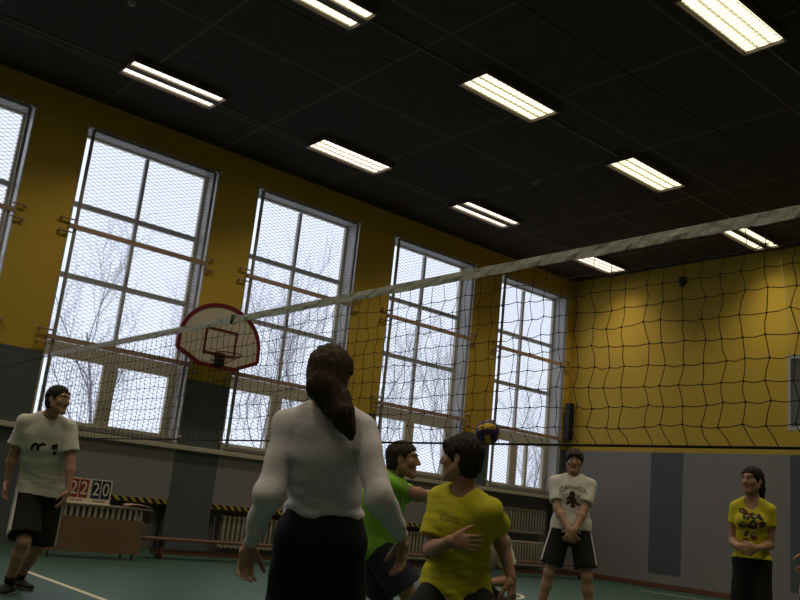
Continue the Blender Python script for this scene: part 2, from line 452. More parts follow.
# ================================================================ trees outside
def tree(x, y, h, seed, label, slim):
    R = random.Random(seed)
    bm = newbm()
    def grow(p, d, L, r, lev):
        n = 4 if lev < 2 else 3
        pts = [p]; dd = d.copy(); st = L / n
        for k in range(n):
            dd = (dd + Vector((R.gauss(0, .10), R.gauss(0, .10), R.gauss(0.05, .06)))).normalized()
            pts.append(pts[-1] + dd * st)
        rs = [r * (1 - 0.55 * k / n) for k in range(n + 1)]
        tube(bm, pts, rs, 5 if lev == 0 else 3, caps=False)
        if lev >= 4 or r < 0.004: return
        m = (9, 7, 5, 4)[lev] if lev < 4 else 0
        for k in range(m):
            t = (0.25 + 0.75 * (k + R.random() * .7) / m) * n; i = min(int(t), n - 1); q = pts[i].lerp(pts[i + 1], min(1, t - i))
            a = R.random() * 6.283
            side = Vector((math.cos(a), math.sin(a), 0)); side = (side - dd * side.dot(dd)).normalized()
            ang = R.uniform(0.4, 0.85) * (0.75 if slim else 1.0)
            nd = (dd * math.cos(ang) + side * math.sin(ang) + Vector((0, 0, 0.18))).normalized()
            grow(q, nd, L * R.uniform(.38, .60), max(0.004, rs[i] * R.uniform(.40, .58)), lev + 1)
    grow(Vector((0, 0, 0)), Vector((R.gauss(0, .04), R.gauss(0, .04), 1)).normalized(), h * .75, 0.0065 * h + .012, 0)
    root = thing('bare_tree', label, 'tree', (x, y, -0.7), 0, 'bare trees outside the windows')
    obj('branches', bm, bark, root)
TL = [(-24.5, 4.6, 6.6, 1, 'bare tree outside the leftmost window'),
      (-25.0, 9.6, 7.9, 2, 'bare tree behind the left panes of the window left of the backboard'),
      (-31.5, 14.6, 9.6, 3, 'bare tree behind the right panes of the window left of the backboard'),
      (-25.0, 14.6, 7.3, 9, 'bare tree behind the left panes of the window right of the backboard'),
      (-33.0, 22.8, 10.2, 5, 'bare tree behind the right panes of the window right of the backboard'),
      (-26.0, 21.8, 8.0, 6, 'bare tree behind the left panes of the window above the green t-shirt player'),
      (-34.0, 31.5, 10.2, 7, 'bare tree behind the right panes of the window above the green t-shirt player'),
      (-28.0, 31.0, 7.4, 8, 'bare tree low behind the last window next to the far wall')]
for x, y, h, sd, lb in TL: tree(x, y, h, sd, lb, sd % 2)

# ================================================================ radiators under the windows
def radiator(y0, n, z0, label, hgt=0.585, x=XW - 0.12):
    root = thing('radiator', label, 'radiator', (x, y0, z0), 0, 'cast iron radiators under the windows')
    first = None
    for k in range(n):
        if first is None:
            bm = newbm()
            for xx in (-0.05, 0.05): tube(bm, [(xx, 0, 0.05), (xx, 0, 0.09), (xx, 0, hgt - 0.09), (xx, 0, hgt - 0.05)], [0.022, 0.03, 0.03, 0.022], 8)
            for zz in (0.05, hgt - 0.05):
                tube(bm, [(-0.075, 0, zz), (-0.05, 0, zz), (0.05, 0, zz), (0.075, 0, zz)], [0.02, 0.042, 0.042, 0.02], 8)
                tube(bm, [(0, -0.048, zz), (0, 0.048, zz)], 0.03, 8)
            first = mesh_from(bm, 'section', rad_paint)
        link('section', first, root, loc=(0, k * 0.096, 0))
    bm = newbm()
    tube(bm, [(0, -0.05, hgt - 0.05), (0, -0.16, hgt - 0.05), (0, -0.16, 0.05), (0, -0.05, 0.05)], 0.016, 6)
    obj('pipe', bm, pipe_paint, root)
rl = {3: 'cast iron radiator behind the table with the scoreboard', 4: 'cast iron radiator behind the white long-sleeved player, under the hazard strip',
      5: 'cast iron radiator between the green and yellow shirt players'}
for i in (3, 4, 5): radiator(WY[i] + 0.33, 19, 0.08, rl[i])
radiator(WY[6] + 0.28, 20, 0.08, 'lower of the two radiators stacked under the last window')
radiator(WY[6] + 0.28, 20, 0.80, 'upper of the two radiators stacked under the last window')

# ================================================================ basketball backboards
def fan_outline(w=0.79, flat=0.33, corner=0.19, top=1.10):
    pts = [(-flat, 0.0), (flat, 0.0), (w - 0.03, corner), (w, corner + 0.05)]
    n = 22
    for k in range(1, n):
        a = math.pi * k / n
        pts.append((w * math.cos(a) if abs(math.cos(a)) < 1 else w, 0.36 + (top - 0.36) * math.sin(a) ** 0.92))
    pts += [(-w, corner + 0.05), (-w + 0.03, corner)]
    return pts
def inset(poly, d):
    n = len(poly); out = []
    cx = sum(p[0] for p in poly) / n; cy = sum(p[1] for p in poly) / n
    for i in range(n):
        p0, p1, p2 = Vector(poly[i - 1]), Vector(poly[i]), Vector(poly[(i + 1) % n])
        n1 = Vector((-(p1 - p0).y, (p1 - p0).x)).normalized(); n2 = Vector((-(p2 - p1).y, (p2 - p1).x)).normalized()
        b = (n1 + n2).normalized(); k = d / max(0.5, b.dot(n1)); out.append((p1.x + b.x * k, p1.y + b.y * k))
    return out
def plane_obj(bm, name, mats, parent, origin, bevel=0.0):
    """local (u, v, w) -> world (w, u, v): a board facing +x"""
    me = mesh_from(bm, name, mats)
    me.transform(Matrix(((0, 0, 1, origin[0]), (1, 0, 0, origin[1]), (0, 1, 0, origin[2]), (0, 0, 0, 1))))
    return link(name, me, parent, bevel)
BY, BX, BZ = 7.07, XW + 0.35, 3.08
root = thing('basketball_backboard', 'fan shaped cream basketball backboard with dark red border on the yellow pier between two windows', 'basketball hoop', (XW, BY, 0))
fo = fan_outline()
bm = newbm(); prism(bm, fo, 0.03); plane_obj(bm, 'board', board_white, root, (BX - XW, 0, BZ))
def ring_prism(bm, outer, inner, h):
    n = len(outer)
    for lst in (0, 1):
        pass
    a = [bm.verts.new((*p, 0)) for p in outer]; b = [bm.verts.new((*p, 0)) for p in inner]
    c = [bm.verts.new((*p, h)) for p in outer]; d = [bm.verts.new((*p, h)) for p in inner]
    for i in range(n):
        j = (i + 1) % n
        bm.faces.new((a[i], a[j], b[j], b[i])); bm.faces.new((c[i], d[i], d[j], c[j])); bm.faces.new((a[i], c[i], c[j], a[j])); bm.faces.new((b[i], b[j], d[j], d[i]))
bm = newbm(); ring_prism(bm, inset(fo, -0.012), inset(fo, 0.055), 0.045); plane_obj(bm, 'border', board_red, root, (BX - XW - 0.006, 0, BZ))
bm = newbm(); ring_prism(bm, [(-.31, .21), (.31, .21), (.31, .67), (-.31, .67)], [(-.27, .25), (.27, .25), (.27, .63), (-.27, .63)], 0.006)
plane_obj(bm, 'target_square', board_red, root, (BX - XW + 0.03, 0, BZ))
bm = newbm(); quad_box(bm, BX - XW + 0.03, BX - XW + 0.15, -0.07, 0.07, BZ + 0.03, BZ + 0.25); obj('rim_bracket', bm, black_pl, root, 0.01)
bm = newbm()
c0 = BX - XW + 0.15 + 0.225
tube(bm, [(c0 + 0.225 * math.cos(t), 0.225 * math.sin(t), BZ + 0.21) for t in [2 * math.pi * k / 28 for k in range(29)]], 0.011, 6)
for s in (-1, 1): tube(bm, [(BX - XW + 0.14, s * 0.05, BZ + 0.07), (c0 + 0.02, s * 0.215, BZ + 0.20)], 0.008, 6)
obj('rim', bm, rim_red, root)
bm = newbm()
for s in (-1, 1):
    for zz in (BZ + 0.15, BZ + 0.72):
        bar(bm, (0.004, s * 0.22, zz), (BX - XW, s * 0.22, zz), 0.04, 0.04)
    bar(bm, (0.02, s * 0.22, BZ + 0.05), (0.02, s * 0.22, BZ + 0.85), 0.05, 0.03)
obj('wall_arm', bm, dark_metal, root, 0.004)

root = thing('basketball_backboard', 'white framed rectangular backboard on the far wall, cut by the right edge of the picture', 'basketball hoop', (-7.12, YF, 0))
bm = newbm(); z0, z1 = 3.25, 4.70; yb = -0.55
def frame_y(bm, x0, x1, za, zb, t, ya, yb_):
    quad_box(bm, x0, x0 + t, ya, yb_, za, zb); quad_box(bm, x1 - t, x1, ya, yb_, za, zb)
    quad_box(bm, x0 + t, x1 - t, ya, yb_, za, za + t); quad_box(bm, x0 + t, x1 - t, ya, yb_, zb - t, zb)
frame_y(bm, -0.9, 0.9, z0, z1, 0.07, yb - 0.03, yb + 0.03); obj('frame', bm, white_paint, root, 0.005)
bm = newbm(); quad_box(bm, -0.83, 0.83, yb - 0.008, yb + 0.008, z0 + 0.07, z1 - 0.07); obj('board', bm, mat('smoky_acrylic', (0.16, 0.15, 0.16), 0.2, spec=0.5), root)
bm = newbm(); frame_y(bm, -0.3, 0.3, z0 + 0.2, z0 + 0.68, 0.05, yb - 0.013, yb - 0.008); obj('target_square', bm, white_paint, root)
bm = newbm()
quad_box(bm, -0.08, 0.08, yb - 0.16, yb - 0.01, z0 + 0.04, z0 + 0.22)
tube(bm, [(0.225 * math.cos(t), yb - 0.39 + 0.225 * math.sin(t), z0 + 0.2) for t in [2 * math.pi * k / 28 for k in range(29)]], 0.011, 6)
obj('rim', bm, rim_red, root)
bm = newbm()
for s in (-1, 1):
    for zz in (z0 + 0.2, z1 - 0.2): bar(bm, (s * 0.6, 0, zz), (s * 0.6, yb + 0.03, zz), 0.05, 0.05)
    bar(bm, (s * 0.6, -0.02, z0 + 0.05), (s * 0.6, -0.02, z1 - 0.05), 0.06, 0.04)
    bar(bm, (s * 0.6, 0, z0 - 0.35), (s * 0.6, yb + 0.03, z0 + 0.1), 0.04, 0.04)
obj('wall_arm', bm, dark_metal, root)
cordm = mat('pale_yellow_rope', (0.42, 0.36, 0.15), 0.8)
bm = newbm(); tube(bm, [(-8.385, 16.72, HC - .005), (-8.32, 16.72, 6.5), (-8.2, 16.72, 5.6), (-8.1, 16.6, 5.0), (-8.0, 16.36, 4.72)], 0.011, 5)
tag(obj('hoist_rope', bm, cordm), 'thin pale yellow rope hanging from the ceiling down to the far backboard', 'rope')
root = thing('wall_speaker', 'tall narrow black loudspeaker on the yellow far wall beside the window corner', 'loudspeaker', (-13.60, YF, 3.07))
bm = newbm(); quad_box(bm, -0.075, 0.075, -0.22, -0.06, 0, 0.90); obj('cabinet', bm, black_pl, root, 0.015)
bm = newbm(); quad_box(bm, -0.062, 0.062, -0.232, -0.218, 0.02, 0.88); obj('grille', bm, dark_metal, root, 0.005)
bm = newbm(); quad_box(bm, -0.03, 0.03, -0.07, 0.0, 0.35, 0.55); obj('bracket', bm, dark_metal, root)
root = thing('alarm_bell', 'small dark round bell high on the far wall under the ceiling', 'bell', (-10.70, YF, 6.70))
bm = newbm(); tube(bm, [(0, 0, 0), (0, -0.03, 0), (0, -0.06, 0), (0, -0.075, 0)], [0.10, 0.10, 0.075, 0.03], 18); obj('dome', bm, dark_metal, root)
bm = newbm(); quad_box(bm, -0.05, 0.05, -0.03, 0, -0.13, -0.07); obj('base', bm, dark_metal, root)

# ================================================================ benches, table, scoreboard
def bench(y0, y1, label, x=-12.42):
    root = thing('gym_bench', label, 'bench', (x, (y0 + y1) / 2, 0), 0, 'long gym benches along the window wall')
    L = y1 - y0
    bm = newbm(); quad_box(bm, -0.13, 0.13, -L / 2, L / 2, 0.265, 0.30); obj('seat', bm, bench_wood, root, 0.008)
    bm = newbm(); quad_box(bm, -0.025, 0.025, -L / 2 + 0.2, L / 2 - 0.2, 0.06, 0.14); obj('beam', bm, bench_wood, root, 0.005)
    for yy in (-L / 2 + 0.35, L / 2 - 0.35):
        bm = newbm()
        v = [(-0.12, 0), (0.12, 0), (0.12, 0.05), (0.06, 0.09), (0.06, 0.265), (-0.06, 0.265), (-0.06, 0.09), (-0.12, 0.05)]
        a = [bm.verts.new((p, yy - 0.025, q)) for p, q in v]; b = [bm.verts.new((p, yy + 0.025, q)) for p, q in v]
        bm.faces.new(a); bm.faces.new(b[::-1])
        for k in range(len(v)): bm.faces.new((a[k], b[k], b[(k + 1) % len(v)], a[(k + 1) % len(v)]))
        obj('leg', bm, bench_wood, root)
bench(5.75, 9.35, 'red brown wooden gym bench right of the scoreboard table')
bench(9.6, 13.2, 'red brown wooden gym bench behind the green and yellow shirt players')
bench(13.4, 16.4, 'red brown wooden gym bench by the two stacked radiators')

TX, TY = -12.05, 4.86
root = thing('scorers_table', 'low table with a brown plywood front panel carrying the scoreboard', 'table', (TX, TY, 0))
bm = newbm(); quad_box(bm, -0.25, 0.25, -0.72, 0.74, 0.675, 0.70); obj('table_top', bm, mat('grey_brown_laminate', (0.15, 0.125, 0.10), 0.5), root, 0.005)
bm = newbm()
a = [bm.verts.new((0.20, y, z)) for y, z in ((-0.80, 0.085), (0.64, 0.085), (0.64, 0.535), (-0.66, 0.535))]
b = [bm.verts.new((0.222, v.co.y, v.co.z)) for v in a]
bm.faces.new(a); bm.faces.new(b[::-1])
for k in range(4): bm.faces.new((a[k], b[k], b[(k + 1) % 4], a[(k + 1) % 4]))
obj('front_panel', bm, ply, root)
for sx in (-0.2, 0.18):
    for sy in (-0.60, 0.56):
        bm = newbm(); tube(bm, [(sx, sy, 0), (sx, sy, 0.675)], 0.016, 8); obj('leg', bm, pipe_paint, root)
SX, SY, SZ = TX - 0.02, TY - 0.115, 0.70
root = thing('scoreboard', 'white flip scoreboard reading 22 in red and 20 in navy on the low table', 'scoreboard', (SX, SY, SZ))
sw = mat('white_scoreboard_plastic', (0.72, 0.67, 0.55), 0.5); sred = mat('red_score_card', (0.30, 0.045, 0.03), 0.5); snavy = mat('navy_score_card', (0.025, 0.03, 0.07), 0.5)
bm = newbm(); quad_box(bm, -0.008, 0.008, -0.31, 0.31, 0.0, 0.33); quad_box(bm, -0.09, 0.09, -0.31, 0.31, 0, 0.012); obj('frame', bm, sw, root, 0.003)
def text_mesh(body, size, extrude=0.0):
    cu = bpy.data.curves.new('t', 'FONT'); cu.body = body; cu.size = size; cu.align_x = 'CENTER'; cu.align_y = 'CENTER'; cu.extrude = extrude; cu.resolution_u = 3
    ob = bpy.data.objects.new('t', cu); COL.objects.link(ob)
    bpy.context.view_layer.update()
    dg = bpy.context.evaluated_depsgraph_get()
    me = bpy.data.meshes.new_from_object(ob.evaluated_get(dg))
    bpy.data.objects.remove(ob); bpy.data.curves.remove(cu)
    return me
digit_m = mat('white_score_digit', (0.75, 0.70, 0.62), 0.5)
for k, (yy, ch, cm) in enumerate(((-0.225, '2', sred), (-0.085, '2', sred), (0.085, '2', snavy), (0.225, '0', snavy))):
    bm = newbm(); quad_box(bm, 0.006, 0.014, yy - 0.062, yy + 0.062, 0.075, 0.32)
    card = obj('score_card', bm, cm, root, 0.002)
    me = text_mesh(ch, 0.25, 0.001); me.materials.clear(); me.materials.append(digit_m)
    me.transform(Matrix(((0, 0, 1, 0.016), (0.82, 0, 0, yy), (0, 1.0, 0, 0.195), (0, 0, 0, 1))))
    link('digit', me, card)
bm = newbm()
for yy, m_ in ((-0.16, 0), (0.16, 1)):
    for k in range(5): quad_box(bm, 0.007, 0.010, yy - 0.09 + k * 0.036, yy - 0.09 + k * 0.036 + 0.022, 0.028, 0.05, m_)
obj('team_strip', bm, [sred, snavy], root)
# cloth hanging over the right end of the table
clm = mat('faded_pink_cloth', (0.32, 0.19, 0.13), 0.9, 0.2, 12, 0.4, 40)
bm = newbm()
def drape(bm, path, wid, y0):
    n = len(path); rows = []
    for i, (xx, yy, zz) in enumerate(path):
        rows.append([bm.verts.new((xx + (k / 5 - .5) * wid, yy + 0.012 * math.sin(k * 2.1 + i), zz + 0.006 * math.sin(k * 1.7 + i * .9))) for k in range(6)])
    for i in range(n - 1):
        for k in range(5): bm.faces.new((rows[i][k], rows[i + 1][k], rows[i + 1][k + 1], rows[i][k + 1]))
drape(bm, [(TX, TY + 0.42, 0.715), (TX, TY + 0.52, 0.745), (TX, TY + 0.62, 0.74), (TX, TY + 0.735, 0.722), (TX, TY + 0.77, 0.68), (TX, TY + 0.775, 0.58), (TX, TY + 0.77, 0.5)], 0.30, 0)
o = obj('towel', bm, clm); md = o.modifiers.new('thick', 'SOLIDIFY'); md.thickness = 0.012; md.offset = 1; md = o.modifiers.new('sub', 'SUBSURF'); md.levels = 1; md.render_levels = 1
tag(o, 'crumpled pinkish cloth draped over the right end of the scoreboard table', 'towel')

# ================================================================ floor lines (painted)
def floor_line(bm, x0, x1, y0, y1): quad_box(bm, x0, x1, y0, y1, -0.001, 0.0025)
bm = newbm(); floor_line(bm, -10.6, -1.6, 3.385, 3.455)
o = obj('trim_8', bm, line_w); struct(o)
bm = newbm()
floor_line(bm, -10.6, -1.6, 15.47, 15.52)

o = obj('trim_9', bm, line_w); struct(o)
bm = newbm()
n = 40; cx, cy, rr = -9.9, 9.35, 1.3
ra = [(cx + r_ * math.cos(2 * math.pi * k / n), cy + r_ * math.sin(2 * math.pi * k / n)) for r_ in (rr, rr - 0.06) for k in range(n)]
vv = [bm.verts.new((x, y, 0.003)) for x, y in ra]
for k in range(n): bm.faces.new((vv[k], vv[(k + 1) % n], vv[n + (k + 1) % n], vv[n + k]))
o = obj('trim_10', bm, line_w); struct(o)

# ================================================================ volleyball net
NY, NX0, NX1, NT, NB_ = 3.386, -10.55, -1.05, 2.43, 1.43
root = thing('volleyball_net', 'black cord volleyball net with white top tape stretched across the hall', 'volleyball net', ((NX0 + NX1) / 2, NY, 0))
ox = (NX0 + NX1) / 2
cols = int((NX1 - NX0) / 0.1); rows = 10
R = random.Random(5)
colshift = [R.gauss(0, 0.006) for _ in range(cols + 1)]
rowwave = [0, 0.004, -0.006, 0.006, -0.004, 0.008, 0.014, 0.002, 0.016, 0.002, 0.04]
def node(i, j):
    x = NX0 + i * 0.1; u = (i / cols)
    fx = rowwave[j] * (0.6 + 0.9 * u) + colshift[i] + R.gauss(0, 0.007)
    if j in (0,): fx = colshift[i] * .3
    fz = 0.006 * math.sin(i * 0.35 + j) + R.gauss(0, 0.004) - 0.010 * math.sin(math.pi * ((i * 0.1) % 1.9) / 1.9)
    if j in (0, rows): fz = 0
    return Vector((x + fx - ox, R.gauss(0, 0.006), NT - 0.05 - (NT - NB_ - 0.05) * j / rows + fz))
nodes = [[node(i, j) for j in range(rows + 1)] for i in range(cols + 1)]
bm = newbm()
for i in range(cols + 1):
    pts = []
    for j in range(rows):
        a, b = nodes[i][j], nodes[i][j + 1]
        pts += [a, a.lerp(b, 0.5) + Vector((R.gauss(0, 0.004), R.gauss(0, 0.003), 0))]
    pts.append(nodes[i][rows]); tube(bm, pts, 0.0021, 4)
for j in range(1, rows):
    pts = []
    for i in range(cols):
        a, b = nodes[i][j], nodes[i + 1][j]
        pts += [a, a.lerp(b, 0.5) - Vector((0, 0, 0.004 + abs(R.gauss(0, 0.003))))]
    pts.append(nodes[cols][j]); tube(bm, pts, 0.0021, 4)
for i in range(cols + 1):
    for j in range(1, rows):
        bmesh.ops.create_icosphere(bm, subdivisions=1, radius=0.0055, matrix=Matrix.Translation(nodes[i][j]))
obj('mesh', bm, black_cord, root)
bm = newbm()
n = 260; prev = None
for k in range(n + 1):
    x = NX0 + (NX1 - NX0) * k / n - ox
    w = 0.004 * math.sin(k * 1.9) + 0.004 * math.sin(k * 0.77 + 1) + 0.003 * math.sin(k * 0.31)
    ring = [bm.verts.new((x, yy + w, zz)) for yy, zz in ((-0.004, NT - 0.056 + w * .8), (-0.005 - w * .8, NT - 0.028), (-0.004, NT + w * .5), (0.004, NT + w * .5), (0.005 - w * .8, NT - 0.028), (0.004, NT - 0.056 + w * .8))]
    if prev:
        for q in range(6): bm.faces.new((prev[q], prev[(q + 1) % 6], ring[(q + 1) % 6], ring[q]))
    else: bm.faces.new(ring)
    prev = ring
bm.faces.new(prev[::-1]); obj('top_tape', bm, tape_m, root)
bm = newbm(); tube(bm, [(NX0 - ox, 0, NB_), (NX1 - ox, 0, NB_)], 0.0065, 6); obj('bottom_cord', bm, black_cord, root)
bm = newbm(); tube(bm, [(NX0 - ox, 0, NB_), (NX0 - ox, 0, NT)], 0.005, 6); tube(bm, [(NX1 - ox, 0, NB_), (NX1 - ox, 0, NT)], 0.005, 6); obj('side_cord', bm, black_cord, root)
for z in (NT - 0.03, NB_):
    for xa, xb in ((NX0 - ox, XW - ox + 0.0), (NX1 - ox, XR - ox)):
        bm = newbm(); tube(bm, [(xa, 0, z), (xb, 0.18, z)], 0.006, 6); obj('tie_rope', bm, black_cord, root)
bm = newbm(); xk = -6.25 - ox
tube(bm, [(xk, -0.016, NT - 0.065), (xk + 0.01, -0.018, NT - 0.03), (xk, -0.016, NT + 0.006), (xk, 0.016, NT + 0.006), (xk, 0.016, NT - 0.06)], 0.012, 6); obj('tape_tie', bm, mat('dark_green_cord', (0.03, 0.07, 0.04), 0.8), root)

# ================================================================ volleyball
BC = Vector((-5.222, 5.365, 1.754)); BR = 0.106
def ball_material():
    m = mat('ball_panels', (0.6, 0.4, 0.03), 0.45); nt = m.node_tree; b = principled(m)
    at = nt.nodes.new('ShaderNodeAttribute'); at.attribute_name = 'panel'
    rp = nt.nodes.new('ShaderNodeValToRGB'); rp.color_ramp.interpolation = 'CONSTANT'
    e = rp.color_ramp.elements; e[0].position = 0; e[0].color = (0.62, 0.36, 0.015, 1); e[1].position = 0.34; e[1].color = (0.035, 0.02, 0.075, 1)
    x = e.new(0.67); x.color = (0.30, 0.27, 0.22, 1)
    nt.links.new(at.outputs['Fac'], rp.inputs[0]); nt.links.new(rp.outputs[0], b.inputs['Base Color'])
    return m
bm = newbm()
N = 18; pv = []
for ax in range(3):
    for sg in (-1, 1):
        g = []
        for i in range(N + 1):
            row = []
            for j in range(N + 1):
                a, b_ = (i / N * 2 - 1), (j / N * 2 - 1)
                a2, b2 = math.tan(a * math.pi / 4), math.tan(b_ * math.pi / 4)
                v = [0, 0, 0]; v[ax] = sg; v[(ax + 1) % 3] = a2; v[(ax + 2) % 3] = b2
                v = Vector(v).normalized()
                s = i / N * 3
                groove = min(abs(s - round(s)) * N / 3, min(j, N - j), 1.0)
                row.append(bm.verts.new(v * BR * (1 - 0.012 * (1 - groove))))
            g.append(row)
        for i in range(N):
            for j in range(N):
                f = bm.faces.new((g[i][j], g[i + 1][j], g[i + 1][j + 1], g[i][j + 1])); f.smooth = True
                third = int(i / N * 3); pv.append((0.5, 0.1, 0.5)[third] if (ax + (sg > 0)) % 3 else (0.5, 0.8, 0.5)[third])
bmesh.ops.recalc_face_normals(bm, faces=bm.faces)
me = bpy.data.meshes.new('volleyball'); bm.to_mesh(me); bm.free()
at = me.attributes.new('panel', 'FLOAT', 'FACE'); at.data.foreach_set('value', pv); me.materials.append(ball_material())
o = bpy.data.objects.new('volleyball', me); COL.objects.link(o); o.location = BC; o.rotation_euler = (1.75, -0.45, -0.95)
tag(o, 'yellow and dark purple volleyball in the air behind the yellow shirt player\'s head', 'ball')

# ================================================================ people (signed-distance bodies turned into one surface)
def nrm(v): v = np.asarray(v, float); return v / (np.linalg.norm(v) + 1e-12)
def A(v): return np.asarray(v, float)
class Field:
    def __init__(self): self.ops = []
    def cone(self, a, b, ra, rb, side=None, k=0.02, sub=False, flat=False, cap=''):
        a, b = A(a), A(b); ra = (ra, ra) if np.isscalar(ra) else ra; rb = (rb, rb) if np.isscalar(rb) else rb
        ab = b - a; L = np.linalg.norm(ab)
        ax = ab / L if L > 1e-6 else np.array([0, 0, 1.0])
        if side is None: side = np.array([1.0, 0, 0]) if abs(ax[0]) < 0.8 else np.array([0, 1.0, 0])
        s = A(side); s = nrm(s - ax * (s @ ax)); n = np.cross(ax, s)
        self.ops.append(('c', a, ax, L, s, n, ra, rb, k, sub, flat, cap)); return self
    def ell(self, c, axes, r, k=0.02, sub=False):
        self.ops.append(('e', A(c), np.array(axes, float), np.array(r, float), k, sub)); return self
    def half(self, p, n, lo, hi):            # cut away everything on the +n side, inside the box lo..hi
        self.ops.append(('h', A(p), nrm(n), A(lo), A(hi))); return self
    def bounds(self):
        lo, hi = np.full(3, 1e9), np.full(3, -1e9)
        for o in self.ops:
            if o[0] == 'c' and not o[9]:
                r = max(*o[6], *o[7]); b = o[1] + o[2] * o[3]
                lo = np.minimum(lo, np.minimum(o[1], b) - r); hi = np.maximum(hi, np.maximum(o[1], b) + r)
            elif o[0] == 'e' and not o[5]:
                r = o[3].max(); lo = np.minimum(lo, o[1] - r); hi = np.maximum(hi, o[1] + r)
        return lo, hi
    def grid(self, h, disp=None):
        lo, hi = self.bounds(); lo = lo - 3 * h - 0.01; hi = hi + 3 * h + 0.01
        n = np.ceil((hi - lo) / h).astype(int) + 1
        G = np.full(n, 1.0, np.float32)
        xs = [(lo[i] + h * np.arange(n[i])).astype(np.float32) for i in range(3)]
        for o in self.ops:
            if o[0] == 'c':
                r = max(*o[6], *o[7]); b = o[1] + o[2] * o[3]; k = o[8]
                l2, h2 = np.minimum(o[1], b) - r - k - 2 * h, np.maximum(o[1], b) + r + k + 2 * h
            elif o[0] == 'e':
                r = o[3].max(); k = o[4]; l2, h2 = o[1] - r - k - 2 * h, o[1] + r + k + 2 * h
            else: l2, h2 = o[3], o[4]
            i0 = np.clip(np.floor((l2 - lo) / h).astype(int), 0, n); i1 = np.clip(np.ceil((h2 - lo) / h).astype(int) + 1, 0, n)
            if (i1 <= i0).any(): continue
            sl = tuple(slice(i0[q], i1[q]) for q in range(3))
            X = xs[0][sl[0]][:, None, None]; Y = xs[1][sl[1]][None, :, None]; Z = xs[2][sl[2]][None, None, :]
            if o[0] == 'c':
                _, a, ax, L, s, nn, ra, rb, k, sub, flat, cap = o
                dx, dy, dz = X - a[0], Y - a[1], Z - a[2]
                t = dx * ax[0] + dy * ax[1] + dz * ax[2]
                tc = np.clip(t, 0, L); u = tc / L if L > 1e-6 else tc * 0
                lx = dx * s[0] + dy * s[1] + dz * s[2]; ly = dx * nn[0] + dy * nn[1] + dz * nn[2]; lz = t - tc
                w = ra[0] + (rb[0] - ra[0]) * u; d_ = ra[1] + (rb[1] - ra[1]) * u; m = np.minimum(w, d_)
                if flat:
                    d = (np.sqrt((lx / w) ** 2 + (ly / d_) ** 2) - 1) * m
                    d = np.maximum(d, np.abs(t - L / 2) - L / 2)
                else:
                    d = (np.sqrt((lx / w) ** 2 + (ly / d_) ** 2 + (lz / m) ** 2) - 1) * m
                if 'a' in cap: d = np.maximum(d, -t)
                if 'b' in cap: d = np.maximum(d, t - L)
            elif o[0] == 'e':
                _, c, axs, r, k, sub = o
                q = 0
                for i in range(3):
                    q = q + (((X - c[0]) * axs[i][0] + (Y - c[1]) * axs[i][1] + (Z - c[2]) * axs[i][2]) / r[i]) ** 2
                d = (np.sqrt(q) - 1) * r.min()
            else:
                _, p, nn, _, _ = o
                d = (X - p[0]) * nn[0] + (Y - p[1]) * nn[1] + (Z - p[2]) * nn[2]
                G[sl] = np.maximum(G[sl], d); continue
            g = G[sl]
            if sub:
                hh = np.maximum(k - np.abs(g + d), 0) / k; G[sl] = np.maximum(g, -d) + hh * hh * k * 0.25
            else:
                hh = np.maximum(k - np.abs(g - d), 0) / k; G[sl] = np.minimum(g, d) - hh * hh * k * 0.25
        if disp: G = G + disp(xs[0][:, None, None], xs[1][None, :, None], xs[2][None, None, :]).astype(np.float32)
        G[[0, -1]] = 1; G[:, [0, -1]] = 1; G[:, :, [0, -1]] = 1
        return G, lo
def surface(F, h, disp=None):
    G, lo = F.grid(h, disp)
    Sg = G < 0
    c = np.zeros(tuple(np.array(G.shape) - 1), np.int8)
    corners = [(i, j, k) for i in (0, 1) for j in (0, 1) for k in (0, 1)]
    def sh(a, o): return a[o[0]:a.shape[0] - 1 + o[0], o[1]:a.shape[1] - 1 + o[1], o[2]:a.shape[2] - 1 + o[2]]
    for o in corners: c += sh(Sg, o)
    idx = np.argwhere((c > 0) & (c < 8))
    num = np.full(c.shape, -1, np.int64); num[tuple(idx.T)] = np.arange(len(idx))
    val = {o: G[idx[:, 0] + o[0], idx[:, 1] + o[1], idx[:, 2] + o[2]] for o in corners}
    acc = np.zeros((len(idx), 3)); cnt = np.zeros(len(idx))
    for o in corners:
        for ax in range(3):
            if o[ax]: continue
            p = list(o); p[ax] = 1; p = tuple(p)
            a, b = val[o], val[p]; m = (a < 0) != (b < 0)
            t = np.where(m, a / np.where(m, a - b, 1), 0)
            pos = np.tile(np.array(o, float), (len(idx), 1)); pos[:, ax] += t
            acc[m] += pos[m]; cnt[m] += 1
    V = (idx + acc / cnt[:, None]) * h + lo
    faces = []
    for ax in range(3):
        a1, a2 = (ax + 1) % 3, (ax + 2) % 3
        s0 = [slice(None)] * 3; s1 = [slice(None)] * 3; s0[ax] = slice(0, -1); s1[ax] = slice(1, None)
        S0, S1 = Sg[tuple(s0)], Sg[tuple(s1)]
        e = np.argwhere(S0 != S1)
        e = e[(e[:, a1] > 0) & (e[:, a2] > 0)]
        def cell(d1, d2):
            q = e.copy(); q[:, a1] -= d1; q[:, a2] -= d2; return num[tuple(q.T)]
        q = np.stack([cell(1, 1), cell(0, 1), cell(0, 0), cell(1, 0)], 1)
        flip = ~S0[tuple(e.T)]
        q[flip] = q[flip][:, ::-1]
        faces.append(q)
    Fc = np.concatenate(faces); Fc = Fc[(Fc >= 0).all(1)]
    return V, Fc
